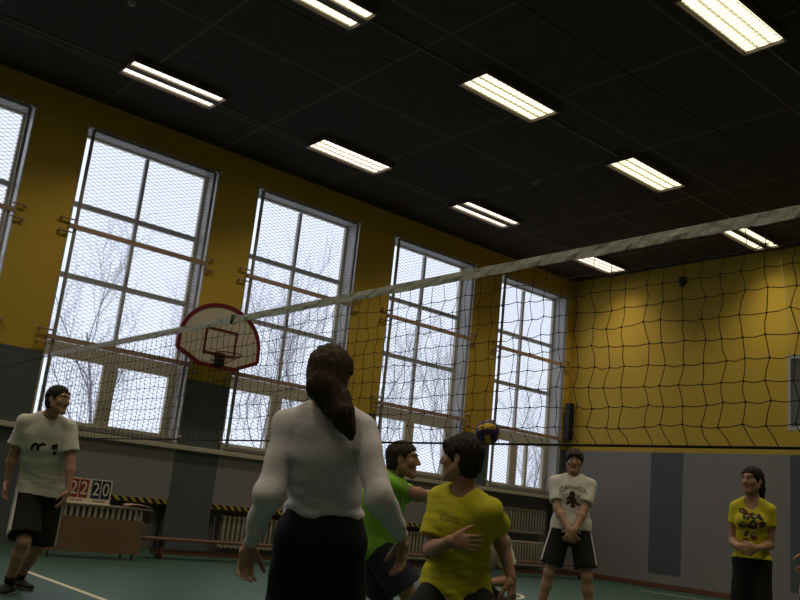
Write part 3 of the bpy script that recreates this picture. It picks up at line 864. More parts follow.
def np_mesh(name, V, Fc, mats, base, mi=None):
    me = bpy.data.meshes.new(name)
    V = V - A(base)
    me.vertices.add(len(V)); me.vertices.foreach_set('co', V.astype(np.float32).ravel())
    me.loops.add(len(Fc) * 4); me.loops.foreach_set('vertex_index', Fc.astype(np.int32).ravel())
    me.polygons.add(len(Fc)); me.polygons.foreach_set('loop_start', np.arange(0, len(Fc) * 4, 4, dtype=np.int32))
    try: me.polygons.foreach_set('loop_total', np.full(len(Fc), 4, np.int32))
    except Exception: pass
    me.polygons.foreach_set('use_smooth', np.ones(len(Fc), bool))
    for m in mats: me.materials.append(m)
    if mi is not None: me.polygons.foreach_set('material_index', mi.astype(np.int32))
    me.update(calc_edges=True); me.validate()
    return me
def ik(a, t, l1, l2, pole):
    a, t = A(a), A(t); d = t - a; D = np.linalg.norm(d); u = d / D
    D = min(D, (l1 + l2) * 0.998); t = a + u * D
    x = (l1 * l1 - l2 * l2 + D * D) / (2 * D); hgt = math.sqrt(max(0, l1 * l1 - x * x))
    p = A(pole); p = nrm(p - u * (p @ u))
    return a + u * x + p * hgt, t
def rot(v, ax, ang):
    v, ax = A(v), nrm(ax)
    return v * math.cos(ang) + np.cross(ax, v) * math.sin(ang) + ax * (ax @ v) * (1 - math.cos(ang))

def hand(F, w, d, n, th, s, curl, thumb_in=0.3):
    d = nrm(d); n = nrm(A(n) - d * (A(n) @ d)); th = nrm(A(th) - d * (A(th) @ d) - n * (A(th) @ n))
    w = A(w)
    F.cone(w - d * .015 * s, w + d * .03 * s, (.026 * s, .019 * s), (.036 * s, .017 * s), th, .012)
    F.cone(w + d * .025 * s, w + d * .083 * s, (.037 * s, .0155 * s), (.041 * s, .0125 * s), th, .012)
    for off, L, sp in ((.031, .074, .10), (.0105, .083, .03), (-.0105, .077, -.04), (-.031, .060, -.13)):
        p = w + (d * .086 + th * off) * s; dd = nrm(d + th * sp); ax = np.cross(dd, n)
        for fr, r0, r1, cu in ((.44, .0092, .0085, .45), (.30, .0085, .0078, .75), (.26, .0078, .0068, .5)):
            dd = rot(dd, ax, cu * curl); q = p + dd * L * fr * s
            F.cone(p, q, r0 * s, r1 * s, None, .005); p = q
    p = w + (d * .022 + th * .026) * s
    dd = nrm(d * .72 + th * .62 + n * thumb_in)
    q = p + dd * .042 * s; F.cone(p, q, .0145 * s, .0112 * s, None, .012)
    dd = nrm(dd + d * .35 + n * .25); p, q = q, q + dd * .032 * s; F.cone(p, q, .0108 * s, .0095 * s, None, .006)
    dd = nrm(dd + d * .2); p, q = q, q + dd * .024 * s; F.cone(p, q, .0095 * s, .0078 * s, None, .006)

EYE_W = mat('eye_white', (0.55, 0.52, 0.48), 0.3); EYE_D = mat('dark_iris', (0.03, 0.02, 0.015), 0.3)
def wrinkle(amp, seed, fold=None):
    r = np.random.RandomState(seed); W_ = []
    for q in range(9):
        k = r.normal(0, 1, 3); k[2] *= 1.5; k = k / np.linalg.norm(k) * (14 + 7 * q); W_.append((k, r.rand() * 6.28, 1.0 / (1 + .28 * q)))
    def f(X, Y, Z):
        v = 0
        for k, p, a in W_: v = v + a * np.sin(k[0] * X + k[1] * Y + k[2] * Z + p)
        v = amp * .30 * v
        if fold is not None:
            c, a, hgt = fold
            wn = np.exp(-((Z - c[2]) / hgt) ** 2) * np.exp(-((((X - c[0]) ** 2 + (Y - c[1]) ** 2) / .21 ** 2) ** 3))
            ph = (X - c[0]) * 9 + (Y - c[1]) * 7
            v = v + a * wn * (np.sin(Z * 95 + 2.2 * np.sin(ph) + ph) + .6 * np.sin(Z * 150 - 1.7 * np.sin(ph * 1.3) - ph * .6))
        return v
    return f
PERSONS = {}
def person(key, label, P, base, Hh=1.75, fem=False):
    s = Hh / 1.75
    base = A(base); base[2] = 0
    root = thing('person', label, 'person', tuple(base))
    pf, cf, hf = nrm(P['pf']), nrm(P.get('cf', P['pf'])), nrm(P.get('hf', P['pf']))
    pu, cu, hu = nrm(P.get('pu', (0, 0, 1))), nrm(P.get('cu', (0, 0, 1))), nrm(P.get('hu', (0, 0, 1)))
    def orth(f, u): f = nrm(f - u * (f @ u)); return f
    pf, cf, hf = orth(pf, pu), orth(cf, cu), orth(hf, hu)
    pl, cl, hl = np.cross(pf, pu), np.cross(cf, cu), np.cross(hf, hu)      # each points to the person's right
    PC = A(P['pelvis']); NB = A(P['neck'])
    HCn = A(P.get('head', NB + (hu * .135 + hf * .03) * s))
    sw = (.158 if fem else .182) * s * P.get('sw', 1)
    # ---- spine
    L = np.linalg.norm(NB - PC)
    def spine(t):
        c1, c2 = PC + pu * L * .35, NB - cu * L * .35
        return (1 - t) ** 3 * PC + 3 * (1 - t) ** 2 * t * c1 + 3 * (1 - t) * t * t * c2 + t ** 3 * NB
    def lat(t): return nrm(pl * (1 - t) + cl * t)
    if fem: prof = [(-.09, .158, .108), (.0, .172, .118), (.10, .160, .110), (.26, .122, .090), (.45, .134, .098), (.66, .146, .112), (.80, .140, .095), (.90, .120, .066)]
    else: prof = [(-.09, .150, .105), (.0, .165, .117), (.10, .160, .112), (.26, .145, .104), (.45, .155, .110), (.66, .170, .118), (.80, .170, .105), (.90, .140, .072)]
    B = P.get('bulk', 1.0)
    secs = []
    for t, w, d in prof:
        c = spine(max(t, 0)) + (pu * t * L if t < 0 else 0)
        secs.append((c, lat(np.clip(t, 0, 1)), w * s * B, d * s * B))
    def torso(F, grow, i0=0, i1=None, extra=None, k=.03):
        q = secs[i0:i1]
        for i in range(len(q) - 1):
            (a, la, wa, da), (b, lb, wb, db) = q[i], q[i + 1]
            ea = extra[i0 + i] if extra else 0; eb = extra[i0 + i + 1] if extra else 0
            F.cone(a, b, (wa + grow + ea, da + grow + ea), (wb + grow + eb, db + grow + eb), la + lb, k)
    SHP = {}; EL = {}; WR = {}
    for sd, sg in (('r', 1), ('l', -1)):
        SHP[sd] = NB - cu * (.085 if fem else .078) * s + cl * sg * sw + A(P.get('sh_' + sd, (0, 0, 0)))
        EL[sd], WR[sd] = ik(SHP[sd], P['hand_' + sd], .295 * s, .255 * s, P.get('elbow_' + sd, -cf + cl * sg * .6))
    HIP = {}; KN = {}; AN = {}
    for sd, sg in (('r', 1), ('l', -1)):
        HIP[sd] = PC + pl * sg * .092 * s * min(1, B) - pu * .03 * s
        KN[sd], AN[sd] = ik(HIP[sd], P['foot_' + sd], .43 * s, .42 * s, P.get('knee_' + sd, pf))
    # ---- body
    F = Field()
    torso(F, 0)
    if fem:
        for sg in (-1, 1): F.ell(spine(.63) + (cl * sg * .068 + cf * .085) * s, (cl, cf, cu), np.array((.058, .052, .058)) * s * min(1, B), .03)
    F.cone(NB - cu * .05 * s, HCn - hu * .03 * s - hf * .01 * s, (.054 if fem else .062) * s, (.050 if fem else .058) * s, None, .03)
    for sd, sg in (('r', 1), ('l', -1)):
        a, e, w = SHP[sd], EL[sd], WR[sd]; m = .86 if fem else 1.0
        F.cone(NB - cu * .03 * s + cl * sg * .03 * s, a, .036 * s, .046 * s * m, None, .04)
        F.cone(a, a * .5 + e * .5, .051 * s * m, .049 * s * m, None, .03); F.cone(a * .5 + e * .5, e, .049 * s * m, .039 * s * m, None, .02)
        F.cone(e, e * .7 + w * .3, .040 * s * m, .043 * s * m, None, .02); F.cone(e * .7 + w * .3, w, .043 * s * m, (.028 * s * m, .023 * s * m), None, .02)
        d = A(P.get('hdir_' + sd, nrm(w - e))); n = A(P.get('palm_' + sd, -cl * sg))
        hand(F, w, d, n, np.cross(nrm(d), nrm(n)) * sg, s * (0.93 if fem else 1.04), P.get('curl_' + sd, .55))
        h, k, an = HIP[sd], KN[sd], AN[sd]
        lk = P.get('legk', 1.0) * s; F.cone(h + pu * .02 * s, h * .5 + k * .5, .090 * lk, .076 * lk, None, .04); F.cone(h * .5 + k * .5, k, .076 * lk, .056 * s, None, .03)
        kd = nrm(nrm(k - h) - nrm(an - k)); kd = kd if np.linalg.norm(k - h) and abs(np.dot(nrm(k - h), nrm(an - k))) < .999 else pf
        F.cone(k, k * .68 + an * .32 - kd * .012 * s, .053 * s, .056 * s, None, .03); F.cone(k * .68 + an * .32 - kd * .012 * s, an, .056 * s, .036 * s, None, .03)
        td = A(P.get('toe_' + sd, pf + pl * sg * .25)); td = nrm(td - A((0, 0, 1)) * td[2])
        F.cone(an - td * .035 * s - A((0, 0, .045 * s)), an + td * .14 * s - A((0, 0, .058 * s)), .034 * s, (.040 * s, .02 * s), np.cross(td, (0, 0, 1)), .03)
        F.cone(an, an + td * .06 * s - A((0, 0, .045 * s)), .036 * s, .03 * s, None, .03)
    # ---- head
    hs = s * (.96 if fem else 1.0)
    def hp(l, f, u): return HCn + (hl * l + hf * f + hu * u) * hs
    ax = (hl, hf, hu)
    F.ell(hp(0, -.012, .035), ax, np.array((.076, .097, .083)) * hs, .02)
    F.ell(hp(0, .03, -.02), ax, np.array((.062, .062, .085)) * hs, .02)
    for sg in (-1, 1):
        F.cone(hp(sg * .056, 0, -.05), hp(sg * .014, .066, -.098), .022 * hs, .020 * hs, None, .025)
        F.ell(hp(sg * .042, .058, -.018), ax, np.array((.026, .026, .026)) * hs, .02)
        F.ell(hp(sg * .032, .101, .013), ax, np.array((.017, .015, .011)) * hs, .012, True)
        F.ell(hp(sg * .031, .077, .012), ax, np.array((.0125, .0125, .0125)) * hs, .004)
        F.ell(hp(sg * .077, -.008, -.002), ax, np.array((.010, .020, .032)) * hs, .008)
        F.ell(hp(sg * .084, -.002, .002), ax, np.array((.006, .011, .020)) * hs, .006, True)
        F.cone(hp(sg * .012, .092, .034), hp(sg * .048, .074, .036), .009 * hs, .008 * hs, None, .014)
    F.cone(hp(0, .088, .022), hp(0, .112, -.022), .009 * hs, .0125 * hs, None, .012)
    for sg in (-1, 1): F.ell(hp(sg * .012, .099, -.027), ax, np.array((.009, .010, .008)) * hs, .008)
    F.cone(hp(-.018, .083, -.054), hp(.018, .083, -.054), .0085 * hs, .0085 * hs, None, .008)
    F.cone(hp(-.014, .081, -.067), hp(.014, .081, -.067), .0095 * hs, .0095 * hs, None, .008)
    F.cone(hp(-.02, .095, -.0605), hp(.02, .095, -.0605), .004 * hs, .004 * hs, None, .006, True)
    F.ell(hp(0, .070, -.098), ax, np.array((.021, .020, .020)) * hs, .02)
    V, Fc = surface(F, P.get('h', .007))
    fc = V[Fc].mean(1); rel = (fc - HCn) / hs; q = np.stack([rel @ hl, rel @ hf, rel @ hu], 1)
    mi = np.zeros(len(Fc))
    lip = (np.abs(q[:, 0]) < .024) & (q[:, 1] > .07) & (q[:, 2] < -.047) & (q[:, 2] > -.074); mi[lip] = 1
    for sg in (-1, 1):
        e = np.linalg.norm(q - A((sg * .031, .077, .012)), axis=1); mi[(e < .0138) & (q[:, 1] > .083)] = 2
        e2 = np.hypot(q[:, 0] - sg * .031, q[:, 2] - .012); mi[(e2 < .0065) & (e < .0145) & (q[:, 1] > .08)] = 3
        br = (sg * q[:, 0] > .012) & (sg * q[:, 0] < .052) & (np.abs(q[:, 2] - .038 + .004 * (np.abs(q[:, 0]) > .04)) < .0055) & (q[:, 1] > .06); mi[br] = 4
    hair_m = P['hair_m']
    body = link('body', np_mesh('body', V, Fc, [P['skin'], P['lip'], EYE_W, EYE_D, hair_m], base, mi), root)
    # ---- hair
    F = Field(); hk = P.get('hair_thick', .014)
    F.ell(hp(0, -.014, .036), ax, (np.array((.076, .098, .084)) + hk) * hs, .01)
    F.ell(hp(0, -.045, -.02), ax, (np.array((.066, .062, .075)) + hk * .6) * hs, .02)
    if P.get('fringe'):
        F.cone(hp(-.04, .078, .07), hp(.045, .080, .062), .020 * hs, .020 * hs, None, .02)
    lo, hi = HCn - .4, HCn + .4
    t0 = P.get('hairline', .036)
    F.ell(hp(0, .100 + t0 - .036, -.04 - (.022 if P.get('fringe') else 0)), ax, np.array((.125, .088, .108)) * hs, .012, True)
    F.half(hp(0, 0, P.get('nape', -.085)), -hu * .9 + hf * .45, lo, hi)
    for sg in (-1, 1): F.ell(hp(sg * .088, -.004, -.004), ax, np.array((.022, .024, .034)) * hs, .006, True)
    tl = P.get('tail', [])
    pts = [hp(*p) if not isinstance(p, np.ndarray) else p for p, r in tl]
    for (a, b), (ra, rb) in zip(zip(pts, pts[1:]), zip([r for _, r in tl], [r for _, r in tl][1:])):
        F.cone(a, b, ra, rb, hl, .02)
    r_ = np.random.RandomState(3); strands = [(r_.normal(0, 1, 3), r_.rand() * 6.28) for _ in range(5)]
    def hd(X, Y, Z):
        l = ((X - HCn[0]) * hl[0] + (Y - HCn[1]) * hl[1] + (Z - HCn[2]) * hl[2]); f = ((X - HCn[0]) * hf[0] + (Y - HCn[1]) * hf[1] + (Z - HCn[2]) * hf[2])
        u = ((X - HCn[0]) * hu[0] + (Y - HCn[1]) * hu[1] + (Z - HCn[2]) * hu[2])
        return .0022 * np.sin(l * 260 + 30 * u + np.sin(f * 60)) + .0022 * np.sin(l * 150 - f * 190 + 12 * u) + .002 * np.sin(f * 240 + u * 40)
    V, Fc = surface(F, min(.006, P.get('h', .007)), hd)
    link('hair', np_mesh('hair', V, Fc, [hair_m], base), root)
    # ---- clothes
    out = {'root': root, 'base': base, 'NB': NB, 'cf': cf, 'cl': cl, 'cu': cu, 'spine': spine, 'secs': secs}
    c = P['shirt']
    F = Field(); g = c.get('grow', .016) * s
    i_hem = 0 if c.get('long', True) else 1
    ex = c.get('extra', [.0] * len(secs))
    ex = [e * s for e in ex]
    # the shirt starts at its hem: rebuild the lowest section there
    hz_ = c.get('hem', -.02) * s; hem = PC + pu * hz_
    tt = [t for t, _, _ in prof]; th_ = hz_ / L
    ii = max(q for q in range(len(tt)) if tt[q] <= th_ + 1e-6); u_ = (th_ - tt[ii]) / (tt[ii + 1] - tt[ii])
    w_ = secs[ii][2] + (secs[ii + 1][2] - secs[ii][2]) * u_; d_ = secs[ii][3] + (secs[ii + 1][3] - secs[ii][3]) * u_
    hs_ = (hem, secs[ii][1], w_ + ex[ii] + g, d_ + ex[ii] + g)
    rest = [(q[0], q[1], q[2] + g + ex[ii + 1 + n_], q[3] + g + ex[ii + 1 + n_]) for n_, q in enumerate(secs[ii + 1:])]
    allq = [hs_] + rest
    if np.linalg.norm(rest[0][0] - hem) < .03: allq = [hs_] + rest[1:]
    for n_, (q, q2) in enumerate(zip(allq, allq[1:])):
        F.cone(q[0], q2[0], (q[2], q[3]), (q2[2], q2[3]), q[1] + q2[1], .03 if n_ > 1 else .008, cap='a' if n_ == 0 else '')
    if fem:
        for sg in (-1, 1): F.ell(spine(.63) + (cl * sg * .068 + cf * .085) * s, (cl, cf, cu), np.array((.058, .052, .058)) * s * min(1, B) + g * .8, .05)
    for sd, sg in (('r', 1), ('l', -1)):
        a, e, w = SHP[sd], EL[sd], WR[sd]; m = .86 if fem else 1.0
        F.cone(NB - cu * .033 * s + cl * sg * .04 * s, a, .043 * s + g * .65, .046 * s * m + g * .55, None, .045)
        if c.get('sleeve') == 'long':
            F.cone(a, e, .054 * s * m + g * .6, .046 * s * m + g * .75, None, .03); F.cone(e, w * .7 + e * .3, .048 * s * m + g * .75, .040 * s * m + g * .6, None, .03)
            F.cone(w * .7 + e * .3, w - nrm(w - e) * .005, .037 * s * m + g * .55, .034 * s * m + g * .3, None, .012, cap='b')
        else:
            fr = c.get('sleeve_len', .62); b = a + (e - a) * fr; fl = c.get('flare', .018) * s
            F.cone(a - cu * .006 * s, b, .051 * s * m + g * .7, .050 * s * m + g * .5 + fl, None, .03, cap='b')
    F.cone(NB - cu * c.get('neck_drop', .012) * s + cf * .01 * s, NB + (HCn - NB) * .8, c.get('neck_r', .066) * s, c.get('neck_r', .066) * s, None, .008, True)
    if c.get('scoop'): F.ell(NB - cu * .02 * s + cf * .09 * s, (cl, cf, cu), np.array((.06, .075, .085)) * s, .008, True)
    V, Fc = surface(F, P.get('h', .007), wrinkle(c.get('wr', .006), c.get('seed', 1), (spine(c.get('fold_at', .2)), c.get('fold', .0016), c.get('fold_h', .12)) if c.get('fold', .0016) else None))
    me = np_mesh('shirt', V, Fc, [c['m']], base); out['shirt'] = link(c.get('name', 't_shirt'), me, root)
    # trousers / shorts
    c = P['legs']
    F = Field(); g = c.get('grow', .014) * s
    torso(F, g * .8 + .002, 0, 5)
    for sd, sg in (('r', 1), ('l', -1)):
        h, k, an = HIP[sd], KN[sd], AN[sd]
        if c['kind'] == 'shorts':
            fr = c.get('len', .8); b = h + (k - h) * fr
            F.cone(h + pu * .03 * s, b, .092 * s + g, .072 * s + g + c.get('flare', .03) * s, None, .03, cap='b')
        else:
            r0 = c.get('r', (.094, .070, .060))
            F.cone(h + pu * .02 * s, k, r0[0] * s + g, r0[1] * s + g, None, .04); F.cone(k, an - A((0, 0, .02)), r0[1] * s + g, r0[2] * s + g, None, .03)
    top = spine(c.get('top', .18))
    F.half(top, pu, top - .4, top + .4)
    V, Fc = surface(F, P.get('h', .007) + .001, wrinkle(.005, 9))
    out['legs'] = link(c.get('name', 'shorts'), np_mesh('shorts', V, Fc, [c['m']], base), root)
    if c.get('stripe'):
        for sd, sg in (('r', 1), ('l', -1)):
            F = Field(); h, k = HIP[sd], KN[sd]; b = h + (k - h) * (c.get('len', .8) - .02)
            ro = .088 * s + g; rb = .072 * s + g + c.get('flare', .03) * s - .004
            F.cone(h + pl * sg * ro + pu * .04 * s, b + pl * sg * rb, (.060, .012), (.075, .014), pf, .01)
            F.half(b, k - h, b - .3, b + .3)
            V, Fc = surface(F, .006)
            link('side_stripe', np_mesh('side_stripe', V, Fc, [c['stripe']], base), root)
    # socks and shoes
    for sd, sg in (('r', 1), ('l', -1)):
        k, an = KN[sd], AN[sd]
        td = A(P.get('toe_' + sd, pf + pl * sg * .25)); td = nrm(td - A((0, 0, 1)) * td[2]); sl = np.cross(td, (0, 0, 1))
        F = Field(); z = A((0, 0, 1.0))
        an0 = an - z * (an[2] - .082 * s) if P.get('ground', True) else an
        F.cone(an - td * .045 * s - z * .042 * s, an + td * .06 * s - z * .045 * s, (.040 * s, .038 * s), (.046 * s, .036 * s), sl, .03)
        F.cone(an + td * .06 * s - z * .045 * s, an + td * .165 * s - z * .056 * s, (.046 * s, .036 * s), (.042 * s, .024 * s), sl, .03)
        F.cone(an - td * .01 * s - z * .02 * s, an, .045 * s, .045 * s, None, .03)
        F.half(an - z * .078 * s, -z, an - .3, an + .3); F.half(an + z * .012 * s, z, an - .3, an + .3)
        V, Fc = surface(F, .007)
        sh = link('shoe', np_mesh('shoe', V, Fc, [P['shoe_m']], base), root)
        F = Field()
        F.cone(an - td * .05 * s - z * .074 * s, an + td * .168 * s - z * .074 * s, (.046 * s, .012 * s), (.045 * s, .012 * s), sl, .01)
        F.half(an - z * .084 * s, -z, an - .3, an + .3)
        V, Fc = surface(F, .006); link('sole', np_mesh('sole', V, Fc, [P['sole_m']], base), sh)
        if P.get('sock_m'):
            F = Field(); b = an + (k - an) * .20
            F.cone(an - z * .02, b + (k - an) * .05, .043 * s, .046 * s, None, .02); F.half(b, k - an, b - .2, b + .2)
            V, Fc = surface(F, .007); link('sock', np_mesh('sock', V, Fc, [P['sock_m']], base), root)
    PERSONS[key] = out
    return out

def print_on(out, name, me2d, origin, right, up, mats, lift=.0025):
    """lay a flat design on the front of a shirt, following its surface"""
    sh = out['shirt']; base = out['base']
    bv = BVHTree.FromPolygons([v.co.copy() for v in sh.data.vertices], [tuple(p.vertices) for p in sh.data.polygons])
    right, up = Vector(nrm(right)), Vector(nrm(up)); n = right.cross(up).normalized(); o0 = Vector(A(origin) - base)
    bm = newbm(); bm.from_mesh(me2d)
    bmesh.ops.triangulate(bm, faces=bm.faces)
    for _ in range(2): 
        long = [e for e in bm.edges if e.calc_length() > .02]
        if long: bmesh.ops.subdivide_edges(bm, edges=long, cuts=1)
    for v in bm.verts:
        p = o0 + right * v.co.x + up * v.co.y
        hit = bv.ray_cast(p + n * .4, -n)
        v.co = (hit[0] if hit[0] is not None else p) + n * lift
    return obj(name, bm, mats, out['root'])
def poly2d(polys):
    bm = newbm()
    for P in polys:
        poly, mi = P; f = bm.faces.new([bm.verts.new((x, y, 0)) for x, y in poly]); f.material_index = mi
    me = bpy.data.meshes.new('p'); bm.to_mesh(me); bm.free(); return me
def oval(cx, cy, rx, ry, rot_=0, n=16):
    c, s_ = math.cos(rot_), math.sin(rot_)
    return [(cx + rx * math.cos(t) * c - ry * math.sin(t) * s_, cy + rx * math.cos(t) * s_ + ry * math.sin(t) * c) for t in [2 * math.pi * k / n for k in range(n)]]
def strokes(pts, w):
    out = []
    for a, b in zip(pts, pts[1:]):
        a, b = Vector((*a, 0)), Vector((*b, 0)); d = (b - a).normalized(); q = Vector((-d.y, d.x, 0)) * w / 2; e = d * w * .3
        out.append(([tuple((a - e + q).xy), tuple((a - e - q).xy), tuple((b + e - q).xy), tuple((b + e + q).xy)], 0))
    return out

skin = mat('skin', (0.42, 0.235, 0.165), 0.55, 0.06, 20); skin_pale = mat('pale_skin', (0.47, 0.28, 0.21), 0.55, 0.06, 20)
lip = mat('lips', (0.32, 0.12, 0.10), 0.5)
hair_dark = mat('dark_brown_hair', (0.018, 0.012, 0.009), 0.75); hair_brown = mat('brown_hair', (0.050, 0.029, 0.019), 0.75, 0.4, 60); hair_black = mat('black_hair', (0.010, 0.008, 0.008), 0.7)
hair_short = mat('short_brown_hair', (0.030, 0.018, 0.011), 0.7)
lilac = mat('white_lilac_jersey', (0.76, 0.71, 0.82), 0.85, 0.05, 6, 0.15, 45)
white_tee = mat('white_cotton', (0.60, 0.58, 0.55), 0.85, 0.05, 6, 0.15, 45)
yellow_tee = mat('yellow_cotton', (0.56, 0.50, 0.025), 0.85, 0.08, 6, 0.15, 45)
green_tee = mat('lime_green_cotton', (0.22, 0.50, 0.055), 0.85, 0.06, 6, 0.15, 45)
black_cloth = mat('black_cloth', (0.010, 0.010, 0.011), 0.85, 0.1, 10, 0.3, 100)
navy_cloth = mat('navy_cloth', (0.018, 0.022, 0.040), 0.85)
grey_tee = mat('dark_grey_cotton', (0.06, 0.06, 0.065), 0.85)
shoe_dark = mat('dark_sports_shoe', (0.02, 0.02, 0.022), 0.6); shoe_light = mat('pale_sports_shoe', (0.35, 0.34, 0.33), 0.6)
sole_w = mat('pale_rubber_sole', (0.22, 0.21, 0.20), 0.7); sock_b = mat('black_sock', (0.012, 0.012, 0.012), 0.9)

RT = A((.651, .759, 0)); AW = A((-.759, .651, 0)); TC = -AW
Z = A((0, 0, 1.0))
def common(**k):
    d = dict(skin=skin, lip=lip, hair_m=hair_dark, shoe_m=shoe_dark, sole_m=sole_w, h=.007); d.update(k); return d
def g(p, dz=0.0): q = A(p); q[2] = dz; return q

# --- the long-sleeved player in front, seen from behind
b = g((-2.881, 2.079, 0.916)); f = nrm(AW + RT * .08); l = np.cross(f, Z); s_ = 1.68 / 1.75
pel = b + Z * .90; nb = A((-2.791, 1.970, 1.408))
person('white', 'person with a brown ponytail seen from behind in a white long-sleeved top and black trousers', common(
    skin=skin_pale, pelvis=pel, neck=nb, head=A((-2.755, 1.942, 1.512)), pf=f, cf=f, hf=nrm(f + RT * .12), hair_m=hair_brown, hair_thick=.016, nape=-.09, hairline=.05,
    hand_l=(-3.014, 1.842, 0.853), hand_r=(-2.612, 2.269, 0.940), elbow_l=-nrm(A(b) * [1, 1, 0]) + l * .25, elbow_r=-nrm(A(b) * [1, 1, 0]) - l * .30, legk=.88, bulk=.95, hdir_l=(-.02, -.05, -1), hdir_r=(.05, .0, -1), curl_l=.75, curl_r=.5,
    palm_l=l * .7 + f * .7 * -1, palm_r=-l * .8 - f * .5,
    foot_l=g(b - l * .16, .08), foot_r=g(b + l * .16, .08), h=.0055,
    tail=[((0, -.07, .03), .060), ((.002, -.085, -.05), .060), (A((-2.682, 1.922, 1.417)), .056), (A((-2.648, 1.931, 1.373)), .046), (A((-2.636, 1.952, 1.334)), .032), (A((-2.633, 1.977, 1.301)), .016), (A((-2.636, 1.998, 1.277)), .005)],
    shirt=dict(m=lilac, sleeve='long', grow=.016, hem=.108, wr=.010, seed=4, fold=.0034, fold_at=.22, fold_h=.10, extra=[.026, .026, .026, .012, .002, 0, 0, 0], name='long_sleeved_top', neck_r=.062, neck_drop=.0),
    legs=dict(kind='trousers', m=black_cloth, name='trousers', r=(.087, .086, .082), grow=.009, top=.265)), b, 1.68, True)

# --- the crouching player in yellow
b = g((-3.414, 3.357, 0.669)); f = nrm(TC * .85 - RT * .35); l = np.cross(f, Z)
person('yellow', 'person in a plain yellow t-shirt crouching below the ball, head turned away left', common(
    pelvis=(-3.466, 3.409, 0.664), neck=(-3.313, 3.284, 1.189), head=(-3.316, 3.226, 1.332), bulk=.93, pf=nrm(TC * .75 - RT * .6), cf=nrm(TC * .72 - RT * .70), hf=nrm(-RT * .95 + AW * .45 - Z * .12), cu=nrm(Z + TC * .12 + RT * .1),
    hand_r=(-3.241, 3.132, 0.920), elbow_r=-Z - RT * .35 - TC * .5, hdir_r=nrm(RT + TC * .1), palm_r=-TC + Z * .1, curl_r=.5, sh_r=-Z * .01,
    hand_l=(-3.196, 3.538, 0.766), elbow_l=RT * .15 + AW * 1.0, hdir_l=nrm(-Z + RT * .12), palm_l=-RT * .6 + AW * .4, curl_l=.55,
    foot_r=g(A((-3.420, 3.207, 0.616)), .08), foot_l=g(A((-3.268, 3.546, 0.643)), .08), knee_r=TC - RT * .5, knee_l=TC + RT * .4, h=.006,
    hair_thick=.016, nape=-.10, hairline=.045, fringe=True,
    shirt=dict(m=yellow_tee, grow=.013, hem=-.035, wr=.009, seed=8, fold=.004, fold_at=.35, fold_h=.25, sleeve_len=.72, flare=.02, neck_r=.07, neck_drop=.02, extra=[.045, .045, .038, .025, .015, .01, .0, .0]),
    legs=dict(kind='shorts', m=black_cloth, len=.9, flare=.035)), b, 1.70)

# --- the player in green beyond the net, side on
b = g((-4.805, 3.950, 0.830)); f = nrm(RT + TC * .12); l = np.cross(f, Z)
person('green', 'person in a lime green t-shirt and navy shorts bending forward beyond the net', common(
    pelvis=(-4.835, 3.949, 0.820), neck=(-4.674, 3.918, 1.251), head=(-4.616, 3.942, 1.377), pf=f, cf=nrm(f - Z * .2), hf=nrm(RT + TC * .15 + Z * .10), pu=nrm(Z + RT * .30), cu=nrm(Z * .75 + RT * .55), hu=nrm(Z - RT * .05),
    hand_r=(-4.700, 4.477, 1.149), elbow_r=-Z * .6 + TC, hdir_r=nrm(RT + Z * .2), palm_r=Z * .9 + AW * .3, hand_l=(-4.841, 4.589, 1.172), elbow_l=-Z + AW * .4, hdir_l=nrm(RT + Z * .2), palm_l=Z * .9,
    foot_r=g(A((-4.705, 4.053, 0.452)), .08), foot_l=g(A((-5.224, 4.094, 0.381)), .08), knee_r=RT + TC * .1, knee_l=RT + AW * .1, h=.007, hair_m=hair_short, hair_thick=.010, hairline=.024,
    shirt=dict(m=green_tee, grow=.020, hem=-.035, wr=.008, seed=12, sleeve_len=.62, neck_drop=.02, extra=[.02, .02, .02, .02, .015, .01, .0, .0]),
    legs=dict(kind='shorts', m=navy_cloth, len=.82, flare=.04, stripe=None), shoe_m=shoe_light), b, 1.78)

# --- the low player hidden behind the yellow shirt
b = g((-5.083, 5.115, 0.717)); f = nrm(TC - RT * .1); l = np.cross(f, Z)
person('hidden', 'person in a white t-shirt squatting low behind the yellow shirt player, mostly hidden', common(
    pelvis=b + Z * .50, neck=(-4.891, 5.013, 0.964), head=(-4.846, 4.911, 1.080), pf=f, cf=nrm(f - Z * .2), hf=nrm(f - RT * .2), pu=nrm(Z + TC * .25), cu=nrm(Z * .85 + TC * .45),
    hand_l=(-4.748, 5.007, 0.582), elbow_l=RT * .6 + AW * .5, hdir_l=nrm(-Z - RT * .25), palm_l=-RT, hand_r=(-4.856, 4.801, 0.563), elbow_r=-RT * .6, hdir_r=nrm(-Z + RT * .2), palm_r=RT,
    foot_l=b + RT * .20 + Z * .08 + TC * .05, foot_r=b - RT * .20 + Z * .08 + TC * .05, knee_l=TC + RT * .5, knee_r=TC - RT * .5, h=.0085,
    shirt=dict(m=white_tee, grow=.020, hem=-.035, wr=.006, seed=3, flare=.015), legs=dict(kind='shorts', m=black_cloth, len=.85, flare=.03), shoe_m=shoe_light), b, 1.75)

